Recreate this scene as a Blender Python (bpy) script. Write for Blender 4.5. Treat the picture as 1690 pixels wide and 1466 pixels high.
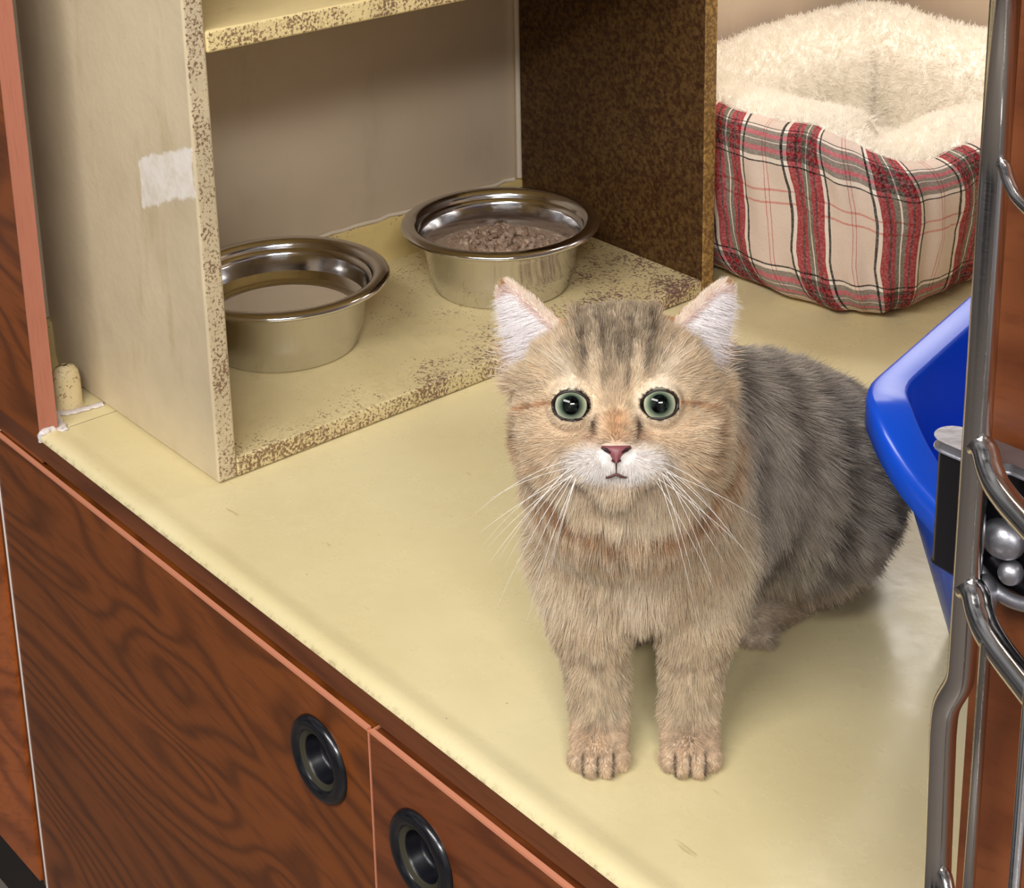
import bpy, bmesh, math, random
import numpy as np
from mathutils import Vector, Matrix, Quaternion
for o in list(bpy.data.objects): bpy.data.objects.remove(o)
random.seed(4); rng = np.random.default_rng(7)
S = bpy.context.scene
COL = S.collection
W, H = 1690, 1466

# ---------------------------------------------------------------- camera
YAW, PIT, ROL, FPX, CX, CY = math.radians(46.40), math.radians(17.27), math.radians(-0.15), 2892.0, 1060.0, 175.0
CAM = np.array([0.0, 0.0, 0.6])
def cam_axes():
    ca, sa, cb, sb, cc, sc = math.cos(YAW), math.sin(YAW), math.cos(PIT), math.sin(PIT), math.cos(ROL), math.sin(ROL)
    F = np.array([-sa*cb, ca*cb, -sb]); r = np.array([ca, sa, 0.0]); d = np.cross(F, r)
    return cc*r + sc*d, -sc*r + cc*d, F
AR, AD, AF = cam_axes()
cd = bpy.data.cameras.new('camera'); cam = bpy.data.objects.new('camera', cd); COL.objects.link(cam)
cd.sensor_fit = 'HORIZONTAL'; cd.sensor_width = 36.0; cd.lens = FPX/W*36.0
cd.shift_x = (W/2 - CX)/W; cd.shift_y = (CY - H/2)/W
cd.clip_start = 0.02; cd.clip_end = 50
M = Matrix.Identity(4)
for i in range(3):
    M[i][0] = AR[i]; M[i][1] = -AD[i]; M[i][2] = -AF[i]; M[i][3] = CAM[i]
cam.matrix_world = M
S.camera = cam
# ---------------------------------------------------------------- light, world, exposure
S.view_settings.view_transform = 'Standard'; S.view_settings.look = 'None'
S.view_settings.gamma = 1.0; S.view_settings.exposure = 0.0; S.view_settings.use_curve_mapping = False
wd = bpy.data.worlds.new('world'); S.world = wd; wd.use_nodes = True
_wt = wd.node_tree; _bg = _wt.nodes['Background']; _bg.inputs[1].default_value = 0.28
_tc = _wt.nodes.new('ShaderNodeTexCoord'); _nz = _wt.nodes.new('ShaderNodeTexNoise'); _rp = _wt.nodes.new('ShaderNodeValToRGB')
_nz.inputs['Scale'].default_value = 1.7; _nz.inputs['Detail'].default_value = 3.0      # the dim, uneven room all round
_wt.links.new(_tc.outputs['Generated'], _nz.inputs['Vector']); _wt.links.new(_nz.outputs[0], _rp.inputs[0]); _wt.links.new(_rp.outputs[0], _bg.inputs[0])
_rp.color_ramp.elements[0].position = 0.40; _rp.color_ramp.elements[0].color = (0.12, 0.11, 0.11, 1)
_rp.color_ramp.elements[1].position = 0.62; _rp.color_ramp.elements[1].color = (1.65, 1.62, 1.68, 1)
def area(name, loc, target, size, power, col, sy=None):
    l = bpy.data.lights.new(name, 'AREA'); l.energy = power; l.color = col; l.size = size
    if sy: l.shape = 'RECTANGLE'; l.size_y = sy
    o = bpy.data.objects.new(name, l); COL.objects.link(o); o.location = loc
    o.rotation_euler = (Vector(target) - Vector(loc)).to_track_quat('-Z', 'Y').to_euler()
    return o
area('ceiling_lamp', (-0.30, -0.70, 1.45), (-0.75, 0.8, 0), 1.1, 27, (1.0, 0.97, 0.94), 0.30)
area('ceiling_lamp', (1.05, -0.62, 1.55), (-0.9, 0.75, 0), 0.9, 40, (1.0, 0.97, 0.93), 0.25)
area('added_cage_light', (-0.98, 1.22, 0.70), (-1.00, 1.28, 0.0), 0.34, 1.7, (1.0, 0.98, 0.95), 0.10)  # added fill above the bed, brightens the fleece
area('added_cage_light', (-0.92, 1.475, 0.56), (-0.80, 0.9, 0.18), 0.50, 1.9, (1.0, 0.98, 0.96), 0.16)  # added light at the back wall, gives the worktop its pale reflection

# ---------------------------------------------------------------- helpers
def onp(x, y, axis, val):
    v = AR*((x-CX)/FPX) + AD*((y-CY)/FPX) + AF
    return CAM + v*((val - CAM[axis])/v[axis])
def empty(name, loc=(0, 0, 0)):
    o = bpy.data.objects.new(name, None); COL.objects.link(o); o.location = loc; o.empty_display_size = 0.02
    return o
def tag(o, label=None, cat=None, group=None, kind=None):
    if label: o['label'] = label
    if cat: o['category'] = cat
    if group: o['group'] = group
    if kind: o['kind'] = kind
    return o
def link_mesh(name, me, mats=None, parent=None, smooth=False):
    o = bpy.data.objects.new(name, me); COL.objects.link(o)
    for m in (mats if isinstance(mats, (list, tuple)) else [mats]):
        if m: me.materials.append(m)
    if parent:
        o.parent = parent
        o.matrix_parent_inverse = inv_of(parent)
    if smooth: me.polygons.foreach_set('use_smooth', [True]*len(me.polygons))
    return o
def inv_of(p):
    return Matrix.Translation(-Vector(p.location)) if p.type == 'EMPTY' else Matrix.Identity(4)
def obj(name, bm, mat, parent=None, smooth=False, bevel=0, seg=2):
    me = bpy.data.meshes.new(name); bm.normal_update(); bm.to_mesh(me); bm.free()
    o = link_mesh(name, me, mat, parent, smooth)
    if bevel:
        b = o.modifiers.new('bevel', 'BEVEL'); b.width = bevel; b.segments = seg; b.limit_method = 'ANGLE'; b.angle_limit = 0.6
        me.polygons.foreach_set('use_smooth', [True]*len(me.polygons))
        n = o.modifiers.new('wn', 'WEIGHTED_NORMAL'); n.keep_sharp = False; n.weight = 100
    return o
def box(bm, x0, x1, y0, y1, z0, z1):
    vs = [bm.verts.new((x, y, z)) for x in (x0, x1) for y in (y0, y1) for z in (z0, z1)]
    for f in ((0,1,3,2),(4,6,7,5),(0,4,5,1),(2,3,7,6),(0,2,6,4),(1,5,7,3)):
        bm.faces.new([vs[i] for i in f])
def grid_mesh(bm, P, close_u=False, close_v=False):
    nu, nv = len(P), len(P[0])
    V = [[bm.verts.new(tuple(p)) for p in row] for row in P]
    for i in range(nu if close_u else nu-1):
        for j in range(nv if close_v else nv-1):
            a, b, c, d = V[i][j], V[(i+1) % nu][j], V[(i+1) % nu][(j+1) % nv], V[i][(j+1) % nv]
            try: bm.faces.new((a, b, c, d))
            except ValueError: pass
    return V
def lathe(bm, prof, c=(0, 0, 0), n=72):
    rows = []
    for r, z in prof:
        rows.append([(c[0]+r*math.cos(t*2*math.pi/n), c[1]+r*math.sin(t*2*math.pi/n), c[2]+z) for t in range(n)])
    V = grid_mesh(bm, rows, False, True)
    for row, (r, z) in ((V[0], prof[0]), (V[-1], prof[-1])):
        if r < 0.0008: bmesh.ops.pointmerge(bm, verts=row, merge_co=(c[0], c[1], c[2]+z))
def catmull(pts, n=8):
    pts = [np.array(p, float) for p in pts]; P = [2*pts[0]-pts[1]] + pts + [2*pts[-1]-pts[-2]]; out = []
    for i in range(1, len(P)-2):
        for k in range(n):
            t = k/n; a, b, c, d = P[i-1], P[i], P[i+1], P[i+2]
            out.append(0.5*((2*b) + (-a+c)*t + (2*a-5*b+4*c-d)*t*t + (-a+3*b-3*c+d)*t**3))
    out.append(pts[-1]); return out
def tube(bm, pts, rad, n=12, cap=True):
    pts = [Vector(p) for p in pts]; rows = []; up = None
    for i, p in enumerate(pts):
        t = (pts[min(i+1, len(pts)-1)] - pts[max(i-1, 0)]).normalized()
        if up is None: up = t.orthogonal().normalized()
        up = (up - t*up.dot(t)).normalized(); s = t.cross(up)
        r = rad[i] if hasattr(rad, '__len__') else rad
        rows.append([p + (up*math.cos(k*2*math.pi/n) + s*math.sin(k*2*math.pi/n))*r for k in range(n)])
    V = grid_mesh(bm, rows, False, True)
    if cap:
        bm.faces.new(V[0][::-1]); bm.faces.new(V[-1])
def sphere(bm, c, r, u=20, v=12, M4=None):
    m = Matrix.Translation(Vector(c)) @ (M4 or Matrix.Identity(4)) @ Matrix.Diagonal((*([r]*3 if not hasattr(r, '__len__') else r), 1))
    bmesh.ops.create_uvsphere(bm, u_segments=u, v_segments=v, radius=1, matrix=m)

# ---------------------------------------------------------------- node helpers
class NT:
    def __init__(s, name):
        s.m = bpy.data.materials.new(name); s.m.use_nodes = True; s.t = s.m.node_tree; s.b = s.t.nodes['Principled BSDF']
        s._pos = None
    def n(s, ty, **kw):
        x = s.t.nodes.new(ty)
        for k, v in kw.items(): setattr(x, k, v)
        return x
    def put(s, inp, v):
        if isinstance(v, bpy.types.NodeSocket): s.t.links.new(v, inp)
        elif isinstance(v, tuple) and len(v) == 3 and inp.type == 'RGBA': inp.default_value = (*v, 1)
        else: inp.default_value = v
    def set(s, **kw):
        for k, v in kw.items(): s.put(s.b.inputs[k.replace('_', ' ')], v)
        return s
    def pos(s):
        if s._pos is None: s._pos = s.n('ShaderNodeNewGeometry').outputs['Position']
        return s._pos
    def vec(s, scale=(1, 1, 1), rot=(0, 0, 0), loc=(0, 0, 0), src=None):
        x = s.n('ShaderNodeMapping'); s.put(x.inputs[0], src or s.pos()); x.inputs['Scale'].default_value = scale
        x.inputs['Rotation'].default_value = rot; x.inputs['Location'].default_value = loc; return x.outputs[0]
    def noise(s, scale, v=None, detail=4, rough=0.55, dist=0, out=0):
        x = s.n('ShaderNodeTexNoise'); s.put(x.inputs['Vector'], v or s.pos()); x.inputs['Scale'].default_value = scale
        x.inputs['Detail'].default_value = detail; x.inputs['Roughness'].default_value = rough; x.inputs['Distortion'].default_value = dist
        return x.outputs[out]
    def xyz(s, v=None):
        x = s.n('ShaderNodeSeparateXYZ'); s.put(x.inputs[0], v or s.pos()); return x.outputs
    def math(s, op, a, b=0.0, c=0.0, clamp=False):
        x = s.n('ShaderNodeMath', operation=op, use_clamp=clamp); s.put(x.inputs[0], a); s.put(x.inputs[1], b); s.put(x.inputs[2], c); return x.outputs[0]
    def step(s, v, lo, hi, a=0.0, b=1.0):
        x = s.n('ShaderNodeMapRange', interpolation_type='SMOOTHSTEP'); s.put(x.inputs[0], v)
        x.inputs[1].default_value = lo; x.inputs[2].default_value = hi; x.inputs[3].default_value = a; x.inputs[4].default_value = b
        return x.outputs[0]
    def mix(s, f, a, b, mode='MIX'):
        x = s.n('ShaderNodeMix', data_type='RGBA', blend_type=mode); s.put(x.inputs[0], f); s.put(x.inputs[6], a); s.put(x.inputs[7], b); return x.outputs[2]
    def ramp(s, v, stops, interp='LINEAR'):
        x = s.n('ShaderNodeValToRGB'); s.put(x.inputs[0], v); r = x.color_ramp; r.interpolation = interp
        while len(r.elements) < len(stops): r.elements.new(0.5)
        for e, (p, c) in zip(r.elements, stops): e.position = p; e.color = (*c, 1)
        return x.outputs[0]
    def bump(s, h, strength=0.2, dist=0.001):
        x = s.n('ShaderNodeBump'); s.put(x.inputs['Height'], h); x.inputs['Strength'].default_value = strength; x.inputs['Distance'].default_value = dist
        s.put(s.b.inputs['Normal'], x.outputs[0]); return x.outputs[0]
def srgb(r, g, b):
    f = lambda c: (c/255/12.92) if c/255 <= 0.04045 else ((c/255+0.055)/1.055)**2.4
    return (f(r), f(g), f(b))

def m_worktop():
    t = NT('cream_laminate')
    c = t.mix(t.step(t.noise(7), 0.35, 0.7), srgb(224, 209, 160), srgb(231, 218, 172))
    # fine scratches and small dark nicks
    sc = t.noise(90, t.vec((0.25, 1.6, 1), (0, 0, 0.5)), 3, 0.7)
    c = t.mix(t.step(sc, 0.68, 0.74, 0, 0.35), c, srgb(150, 125, 80))
    nick = t.n('ShaderNodeTexVoronoi'); t.put(nick.inputs['Vector'], t.vec((1, 1, 1))); nick.inputs['Scale'].default_value = 38
    sp = t.math('LESS_THAN', nick.outputs['Distance'], 0.018)
    c = t.mix(t.math('MULTIPLY', sp, 0.7), c, srgb(80, 60, 50))
    # worn grime line on the nosing
    z = t.xyz()[2]; y = t.xyz()[1]
    g = t.math('MULTIPLY', t.step(z, -0.0012, 0.0016, 1, 0), t.step(t.noise(150, None, 6, .75), 0.46, 0.66))
    g = t.math('MULTIPLY', g, t.step(y, 0.468, 0.47, 1, 0))
    c = t.mix(t.math('MULTIPLY', g, 0.5), c, srgb(120, 98, 60))
    t.set(Base_Color=c, Roughness=t.step(t.noise(16, None, 5, .65), 0.3, 0.7, 0.20, 0.36))
    t.b.inputs['Specular IOR Level'].default_value = 0.45
    hgt = t.math('ADD', t.noise(55, None, 3), t.math('MULTIPLY', t.noise(14), 2.0))
    t.bump(hgt, 0.22, 0.0012)
    return t.m
def m_paint(name, base, mold):
    """old cream paint; mold: list of (axis, lo, hi, amount) position masks for rust/purple speckle"""
    t = NT(name)
    c = t.mix(t.step(t.noise(9, None, 5, .6), 0.3, 0.75), base, tuple(x*0.80 for x in base))
    c = t.mix(t.step(t.noise(30, t.vec((1, 1, 0.25)), 5, .7), 0.55, 0.75, 0, 0.35), c, srgb(168, 140, 92))
    amt = None
    X = t.xyz()
    for ax, lo, hi, a in mold:
        mk = t.step(X[ax], lo, hi, 0, a) if hi > lo else t.step(X[ax], hi, lo, a, 0)
        amt = mk if amt is None else t.math('ADD', amt, mk)
    sp = t.math('ADD', t.math('MULTIPLY', t.noise(430, None, 4, .68), 0.75), t.math('MULTIPLY', t.noise(34, None, 3, .6), 0.32))
    if amt is None: amt = 0.0
    thr = t.math('MAXIMUM', t.math('SUBTRACT', 0.70, amt), 0.515)
    k = t.math('MULTIPLY', t.math('SUBTRACT', sp, thr), 22, clamp=True)
    dark = t.mix(t.step(t.math('MULTIPLY_ADD', t.noise(25), 0.5, X[1]), 0.80, 1.15), t.mix(t.noise(60), srgb(92, 56, 52), srgb(120, 88, 52)), srgb(92, 50, 66))
    c = t.mix(t.math('MULTIPLY', k, 0.85), c, dark)
    t.set(Base_Color=c, Roughness=0.5); t.b.inputs['Specular IOR Level'].default_value = 0.3
    t.bump(t.noise(160, None, 4), 0.25, 0.0012)
    return t
def m_wood(name, dark, light, rot=(0, 0, 0), scale=(9, 9, 9), bands=9, rough=0.33):
    t = NT(name)
    v = t.vec(scale, src=t.vec(rot=rot))
    w = t.noise(0.55, v, 2.5, 0.45, 0.5)
    line = t.math('SINE', t.math('MULTIPLY', w, bands*6.283))
    line = t.math('POWER', t.math('MULTIPLY_ADD', line, 0.5, 0.5), 2.2)
    fine = t.noise(20, t.vec((scale[0]*0.5, scale[1], scale[2]), src=t.vec(rot=rot)), 4, 0.6)
    c = t.mix(t.step(w, 0.3, 0.7), light, tuple(x*0.80 for x in light))
    c = t.mix(t.math('MULTIPLY', line, 0.52), c, dark)
    c = t.mix(t.step(fine, 0.45, 0.75, 0, 0.35), c, dark)
    t.set(Base_Color=c, Roughness=rough); t.b.inputs['Specular IOR Level'].default_value = 0.4
    return t.m
def m_plain(name, col, rough=0.5, metal=0.0, spec=0.5, bump=None):
    t = NT(name); t.set(Base_Color=col, Roughness=rough, Metallic=metal); t.b.inputs['Specular IOR Level'].default_value = spec
    if bump: t.bump(t.noise(bump[0], None, 4), bump[1], bump[2])
    return t.m
def m_metal(name, col, rough, brushed=True):
    t = NT(name); n = t.noise(140, t.vec((1, 1, 9)), 4, .6)
    t.set(Base_Color=col, Metallic=1.0, Roughness=t.step(n, 0.3, 0.7, rough*0.7, rough*1.3))
    return t.m

M_TOP = m_worktop()
CHERRY_D, CHERRY_L = srgb(66, 20, 6), srgb(142, 66, 26)
M_DOOR = m_wood('cherry_laminate', srgb(56, 24, 6), srgb(136, 72, 26), (0, -0.12, 0.0), (3.0, 9, 10.5), 24)
M_DOOR2 = m_wood('cherry_laminate_second', srgb(62, 26, 10), srgb(132, 70, 34), (0, 0.2, 0), (3.2, 9, 10), 20)
M_DOOR3 = m_wood('cherry_laminate_pale', srgb(92, 38, 14), srgb(182, 98, 46), (0, 0.5, 0), (5, 9, 11.0), 9)
M_STRIP = m_wood('cherry_rail', srgb(66, 28, 12), srgb(118, 66, 36), (0, 0, 0), (2.5, 12, 16), 5)
M_POST = m_wood('cherry_post', srgb(82, 38, 20), srgb(140, 80, 46), (0, 0.1, 0), (5, 12, 12), 8)
M_PINK = m_wood('pinkish_edge_wood', srgb(150, 86, 66), srgb(182, 116, 94), (0, 0, 0), (20, 30, 2), 4, 0.5)
M_EDGE = m_plain('orange_edge_band', srgb(214, 140, 108), 0.5)
M_WEDGE = m_plain('white_edge_band', srgb(250, 240, 232), 0.4)
M_DARK = m_plain('dark_gap_shade', (0.012, 0.007, 0.005), 0.8)  # near-black carcass colour, stands in for the shade in the door gaps
M_BLACK = m_plain('black_glossy_plastic', (0.006, 0.006, 0.008), 0.22, 0, 0.6)
M_CUP = m_plain('matt_black_cup', (0.005, 0.005, 0.008), 0.32, 0, 0.35)
M_OLIVE = m_plain('worn_dark_ring', (0.06, 0.055, 0.035), 0.35, 0.3)
M_CHROME = m_metal('chrome', (0.62, 0.60, 0.58), 0.16)
M_STEEL = m_metal('stainless_steel', (0.68, 0.67, 0.67), 0.13)
_b = M_STEEL.node_tree.nodes['Principled BSDF']; _b.inputs['Anisotropic'].default_value = 0.4
_t = M_STEEL.node_tree.nodes.new('ShaderNodeTangent'); _t.direction_type = 'RADIAL'; _t.axis = 'Z'
M_STEEL.node_tree.links.new(_t.outputs[0], _b.inputs['Tangent'])
M_ZINC = m_plain('cast_metal', (0.42, 0.42, 0.46), 0.42, 0.9, 0.5, (220, 0.3, 0.0008))

# ---------------------------------------------------------------- setting
XW, YB, YF = -1.21, 1.49, 0.465      # left wall, back wall, front of the worktop
XP, XR = -1.114, -0.300              # cage opening: left post, right post
def m_wall(name, c0, c1):
    t = NT(name); c = t.mix(t.step(t.noise(4, None, 4, .5), 0.3, 0.7), c0, c1)
    c = t.mix(t.step(t.noise(22, t.vec((1, 1, .4)), 5, .65), 0.55, 0.78, 0, 0.35), c, tuple(x*0.6 for x in c0))
    t.set(Base_Color=c, Roughness=0.38); t.b.inputs['Specular IOR Level'].default_value = 0.35
    t.bump(t.noise(70), 0.12, 0.001); return t.m
M_WALL = m_wall('beige_wall_paint', srgb(206, 188, 164), srgb(192, 174, 150))
bm = bmesh.new(); box(bm, XW-0.02, XW, 0.52, YB+0.02, -0.02, 0.75)
tag(obj('wall_left', bm, M_WALL), kind='structure')
bm = bmesh.new(); box(bm, XW, -0.23, YB, YB+0.02, -0.02, 0.75)
tag(obj('wall_back', bm, M_WALL), kind='structure')
bm = bmesh.new(); box(bm, -0.25, -0.23, 0.52, YB, -0.02, 0.45)
tag(obj('wall_right', bm, M_WALL), kind='structure')
bm = bmesh.new(); box(bm, -2.6, 1.6, -1.6, 2.2, -0.56, -0.54)
tag(obj('floor', bm, m_plain('grey_floor', srgb(120, 112, 105), 0.4)), kind='structure')
bm = bmesh.new(); box(bm, XW-0.02, -0.23, YF+0.03, YB+0.02, 0.75, 0.77)
tag(obj('cage_top_blocker', bm, M_WALL), kind='structure')  # unseen cage top, added to keep overhead light off the worktop
bm = bmesh.new(); tube(bm, [(XW+0.004, YB-0.004, 0.03), (XW+0.004, YB-0.004, 0.75)], 0.004, 8)
tag(obj('trim_corner', bm, m_plain('white_caulk', srgb(226, 222, 214), 0.5)), kind='structure')

# ---------------------------------------------------------------- worktop (one continuous moulded tray)
M_CAULK = m_plain('old_white_caulk', srgb(214, 200, 180), 0.6, 0, 0.3, (200, 0.5, 0.001))
wt = empty('worktop', (-0.7, YF, 0))
tag(wt, 'glossy cream yellow laminate worktop with rounded front edge that the cat sits on', 'worktop')
prof = [(YF+0.0205, -0.018), (YF+0.0205, -0.0030), (YF+0.0008, -0.0030), (YF, -0.0022), (YF+0.0004, -0.0008), (YF+0.0025, 0.0012), (YF+0.0065, 0.0026),
        (YF+0.012, 0.0022), (YF+0.017, 0.0008), (YF+0.023, 0.0), (YB-0.03, 0.0)]
for k in range(1, 7):
    t_ = k/6*math.pi/2; prof.append((YB-0.03+0.025*math.sin(t_), 0.025*(1-math.cos(t_))))
prof += [(YB-0.005, 0.045), (YB, 0.046), (YB, -0.018)]
bm = bmesh.new()
xs = [XP+0.0005, -0.9, -0.6, -0.4, -0.2]
V = grid_mesh(bm, [[(x, y, z) for (y, z) in prof] for x in xs], False, True)
bm.faces.new(V[0]); bm.faces.new(V[-1][::-1])
# left part behind the post
V = grid_mesh(bm, [[(x, y, z) for (y, z) in ((YF+0.0152, -0.018), (YF+0.0152, 0.0), (YB, 0.0), (YB, -0.018))] for x in (XW, XP+0.001)], False, True)
bm.faces.new(V[0]); bm.faces.new(V[-1][::-1])
o = obj('work_surface', bm, M_TOP, wt, True)
o.modifiers.new('es', 'EDGE_SPLIT').split_angle = 0.9
# coved splash lip along the left wall, shown inside the shelf unit
bm = bmesh.new()
lp = [(XW, 0.0)] + [(XW+0.024-0.018*math.sin(k/6*math.pi/2), 0.018+0.018*-math.cos(k/6*math.pi/2)+0.0) for k in range(0, 7)] + [(XW+0.005, 0.040), (XW+0.003, 0.0435), (XW, 0.0445)]
V = grid_mesh(bm, [[(x, y, z) for (x, z) in lp] for y in (YF+0.0162, 0.9, YB-0.004)], False, True)
bm.faces.new(V[0]); bm.faces.new(V[-1][::-1])
M_LIP = m_paint('stained_cream_lip', srgb(214, 190, 128), [(2, 0.03, 0.046, 0.10)]).m
obj('splash_lip', bm, M_LIP, wt, True)
bm = bmesh.new()
tube(bm, [(XW+0.0022+0.0008*math.sin(k*1.7), 0.54+k*0.012, 0.0448+0.0008*math.sin(k*2.3)) for k in range(38)], 0.0020, 8)
tag(obj('caulk_line', bm, M_CAULK, wt, True), 'uneven white caulk line along the wall')
# rounded upstand where the lip ends beside the post
c0 = onp(113, 672, 2, 0.0)
bm = bmesh.new(); rows = []
xc, yc = c0[0], c0[1]
for z, k in ((0.0, 1.12), (0.003, 1.0), (0.022, 0.98), (0.029, 0.88), (0.033, 0.62), (0.0345, 0.25)):
    rows.append([(xc + k*0.0085*math.cos(a)*(1.0+0.0), yc + k*0.011*math.sin(a), z) for a in [i*2*math.pi/24 for i in range(24)]])
V = grid_mesh(bm, rows, False, True); bm.faces.new(V[-1])
M_STUB = m_paint('flaking_lip_end', srgb(222, 204, 160), [(0, -2, -1.0, 0.10)]).m
tag(obj('lip_end', bm, M_STUB, wt, True), 'rounded flaking cream end of the raised lip')
# smeared sealant round the post foot
t = NT('old_sealant'); t.set(Base_Color=t.mix(t.noise(90, None, 4), srgb(196, 186, 190), srgb(238, 230, 220)), Roughness=0.35); t.bump(t.noise(130), 0.5, 0.002)
M_SEAL = t.m
bm = bmesh.new()
tube(bm, catmull([(XP+0.0005, YF+0.0015, -0.0035), (XP+0.0010, YF+0.0015, 0.002), (XP+0.001, YF+0.008, 0.003), (XP+0.001, YF+0.0150, 0.002)]), 0.0026, 10)
tube(bm, catmull([(XP-0.004, YF+0.017, 0.001), (XP+0.003, YF+0.0175, 0.001), (xc+0.004, yc-0.0125, 0.0010), (xc+0.0095, yc-0.006, 0.0010), (xc+0.012, yc+0.004, 0.0010), (xc+0.014, 0.5225, 0.0)], 10), 0.0034, 10)
for v in bm.verts:
    q = v.co; k = math.sin(q.x*900+q.y*700)*0.0006 + math.sin(q.x*2100-q.y*1500)*0.0004
    if q.y > YF+0.012: q.z = 0.0004 + max(0.0, q.z)*0.45
    q.x += k; q.y += k*0.6
tag(obj('sealant', bm, M_SEAL, wt, True), 'smeared greyish white sealant')

# ---------------------------------------------------------------- posts
p = empty('frame_post', (XP-0.02, YF, 0)); tag(p, 'brown wooden post at the left of the cage with a pinkish inner edge', 'post')
bm = bmesh.new(); box(bm, -1.35, XP-0.0008, YF+0.001, YF+0.0145, -0.0215, 0.75)
obj('post_face', bm, M_DOOR, p)
bm = bmesh.new(); box(bm, XP-0.0008, XP, YF+0.001, YF+0.0148, -0.001, 0.75)
tag(obj('edge_band', bm, M_PINK, p), 'pinkish wood edge band')
p = empty('frame_post', (XR+0.02, YF, 0)); tag(p, 'reddish brown wooden panel behind the chrome wire door at the right', 'post')
XRP = -0.3155
bm = bmesh.new(); box(bm, XRP, 0.02, YF+0.001, YF+0.02, -0.0215, 0.75)
obj('post_face', bm, M_POST, p, bevel=0.0008)

# ---------------------------------------------------------------- base cabinets
def handle(cx, cz, door):
    h = empty('handle', (0, 0, 0)); h.parent = door
    bm = bmesh.new(); R_, n = 0.0278, 64
    def ring(prof, bm):
        rows = [[(cx + r*math.cos(k*2*math.pi/n), YD - d, cz + r*math.sin(k*2*math.pi/n)) for k in range(n)] for (r, d) in prof]
        return grid_mesh(bm, rows, False, True)
    ring([(R_, -0.001), (R_, 0.0005), (R_-0.0008, 0.0026), (R_-0.0030, 0.0044), (R_-0.0055, 0.0050), (R_-0.0078, 0.0042), (R_-0.0092, 0.0022)], bm)
    o = obj('pull_ring', bm, M_BLACK, door, True)
    bm = bmesh.new(); ring([(R_-0.0090, 0.0024), (R_-0.0096, 0.0018), (R_-0.0118, 0.0012), (R_-0.0124, 0.0004)], bm)
    obj('inner_ring', bm, M_OLIVE, o, True)
    bm = bmesh.new(); V = ring([(R_-0.0122, 0.0004), (R_-0.0130, -0.001), (R_-0.0133, -0.008), (R_-0.015, -0.0105), (0.006, -0.0115), (0.0, -0.0115)], bm)
    obj('recessed_cup', bm, M_CUP, o, True)
    bpy.data.objects.remove(h)
    return o
YD = YF - 0.0020   # door front
def door(name, x0, x1, z0, z1, mat, parent, handles=(), left_mat=None, edge=True):
    bm = bmesh.new(); n = 64
    t0, t1 = YD, YD+0.018
    ztop = z1; z1 = z1-0.0010 if edge else z1
    if not handles:
        box(bm, x0, x1, t0, t1, z0, z1)
    else:
        cx, cz = handles[0]; r = 0.0155
        # front face with a round cut-out
        ang = [k*2*math.pi/n for k in range(n)]
        inner, outer = [], []
        for a_ in ang:
            dx, dz = math.cos(a_), math.sin(a_)
            s_ = 0.034/max(abs(dx), abs(dz)); outer.append((cx+dx*s_, cz+dz*s_)); inner.append((cx+dx*r, cz+dz*r))
        grid_mesh(bm, [[(x, t0, z) for x, z in outer], [(x, t0, z) for x, z in inner], [(x, t1-0.002, z) for x, z in inner]], False, True)
        a0, a1, b0, b1 = cx-0.034, cx+0.034, cz-0.034, cz+0.034
        xs_, zs_ = [x0, a0, a1, x1], [z0, b0, b1, z1]
        for i in range(3):
            for j in range(3):
                if i == 1 and j == 1: continue
                bm.faces.new([bm.verts.new((x, t0, z)) for x, z in ((xs_[i], zs_[j]), (xs_[i+1], zs_[j]), (xs_[i+1], zs_[j+1]), (xs_[i], zs_[j+1]))])
        for q in (((x0, t0, z0), (x0, t0, z1), (x0, t1, z1), (x0, t1, z0)), ((x1, t0, z0), (x1, t1, z0), (x1, t1, z1), (x1, t0, z1)),
                  ((x0, t0, z1), (x1, t0, z1), (x1, t1, z1), (x0, t1, z1)), ((x0, t0, z0), (x0, t1, z0), (x1, t1, z0), (x1, t0, z0)),
                  ((x0, t1, z0), (x0, t1, z1), (x1, t1, z1), (x1, t1, z0))):
            bm.faces.new([bm.verts.new(v) for v in q])
        bmesh.ops.remove_doubles(bm, verts=bm.verts, dist=1e-6)
    d = obj(name, bm, mat, parent)
    e = 0.0009
    if not edge: return d
    bm = bmesh.new(); box(bm, x0, x1, t0, t0+0.0028, z1, ztop+e)
    box(bm, x1, x1+e, t0+0.0002, t1-0.0003, z0, z1)
    obj('edge_band', bm, M_EDGE, d)
    if left_mat:
        bm = bmesh.new(); box(bm, x0-0.0018, x0, t0-0.0006, t1-0.001, z0, z1)
        tag(obj('side_edge', bm, left_mat, d), 'white edge strip')
    for h in handles: handle(h[0], h[1], d)
    return d
cab = empty('base_cabinet', (-0.75, YF, -0.54))
tag(cab, 'reddish cherry wood cabinet with round black pulls under the cream worktop', 'cabinet')
bm = bmesh.new(); box(bm, -1.2036, -0.02, YF+0.0008, YF+0.02, -0.0185, -0.0031)
obj('top_rail', bm, M_STRIP, cab)
bm = bmesh.new(); box(bm, -1.2036, -0.02, YF+0.0165, YB-0.01, -0.54, -0.0190)
obj('carcass', bm, M_DARK, cab)
bm = bmesh.new(); box(bm, -1.2035, -1.1925, YF+0.0002, YF+0.0165, -0.446, -0.021)
obj('side_stile', bm, M_STRIP, cab)
door('door', -1.1905, -0.7080, -0.443, -0.0245, M_DOOR, cab, [(-0.7590, -0.0725)], M_WEDGE)
door('door', -0.7055, -0.24, -0.443, -0.0245, M_DOOR2, cab, [(-0.6600, -0.0805)])
cab2 = empty('base_cabinet', (-1.45, YF, -0.54))
tag(cab2, 'lighter swirly wood cabinet at the far left bottom corner', 'cabinet')
bm = bmesh.new(); box(bm, -1.8, -1.2046, YF+0.0165, YB-0.01, -0.54, -0.0215)
obj('carcass', bm, M_DARK, cab2)
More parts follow.
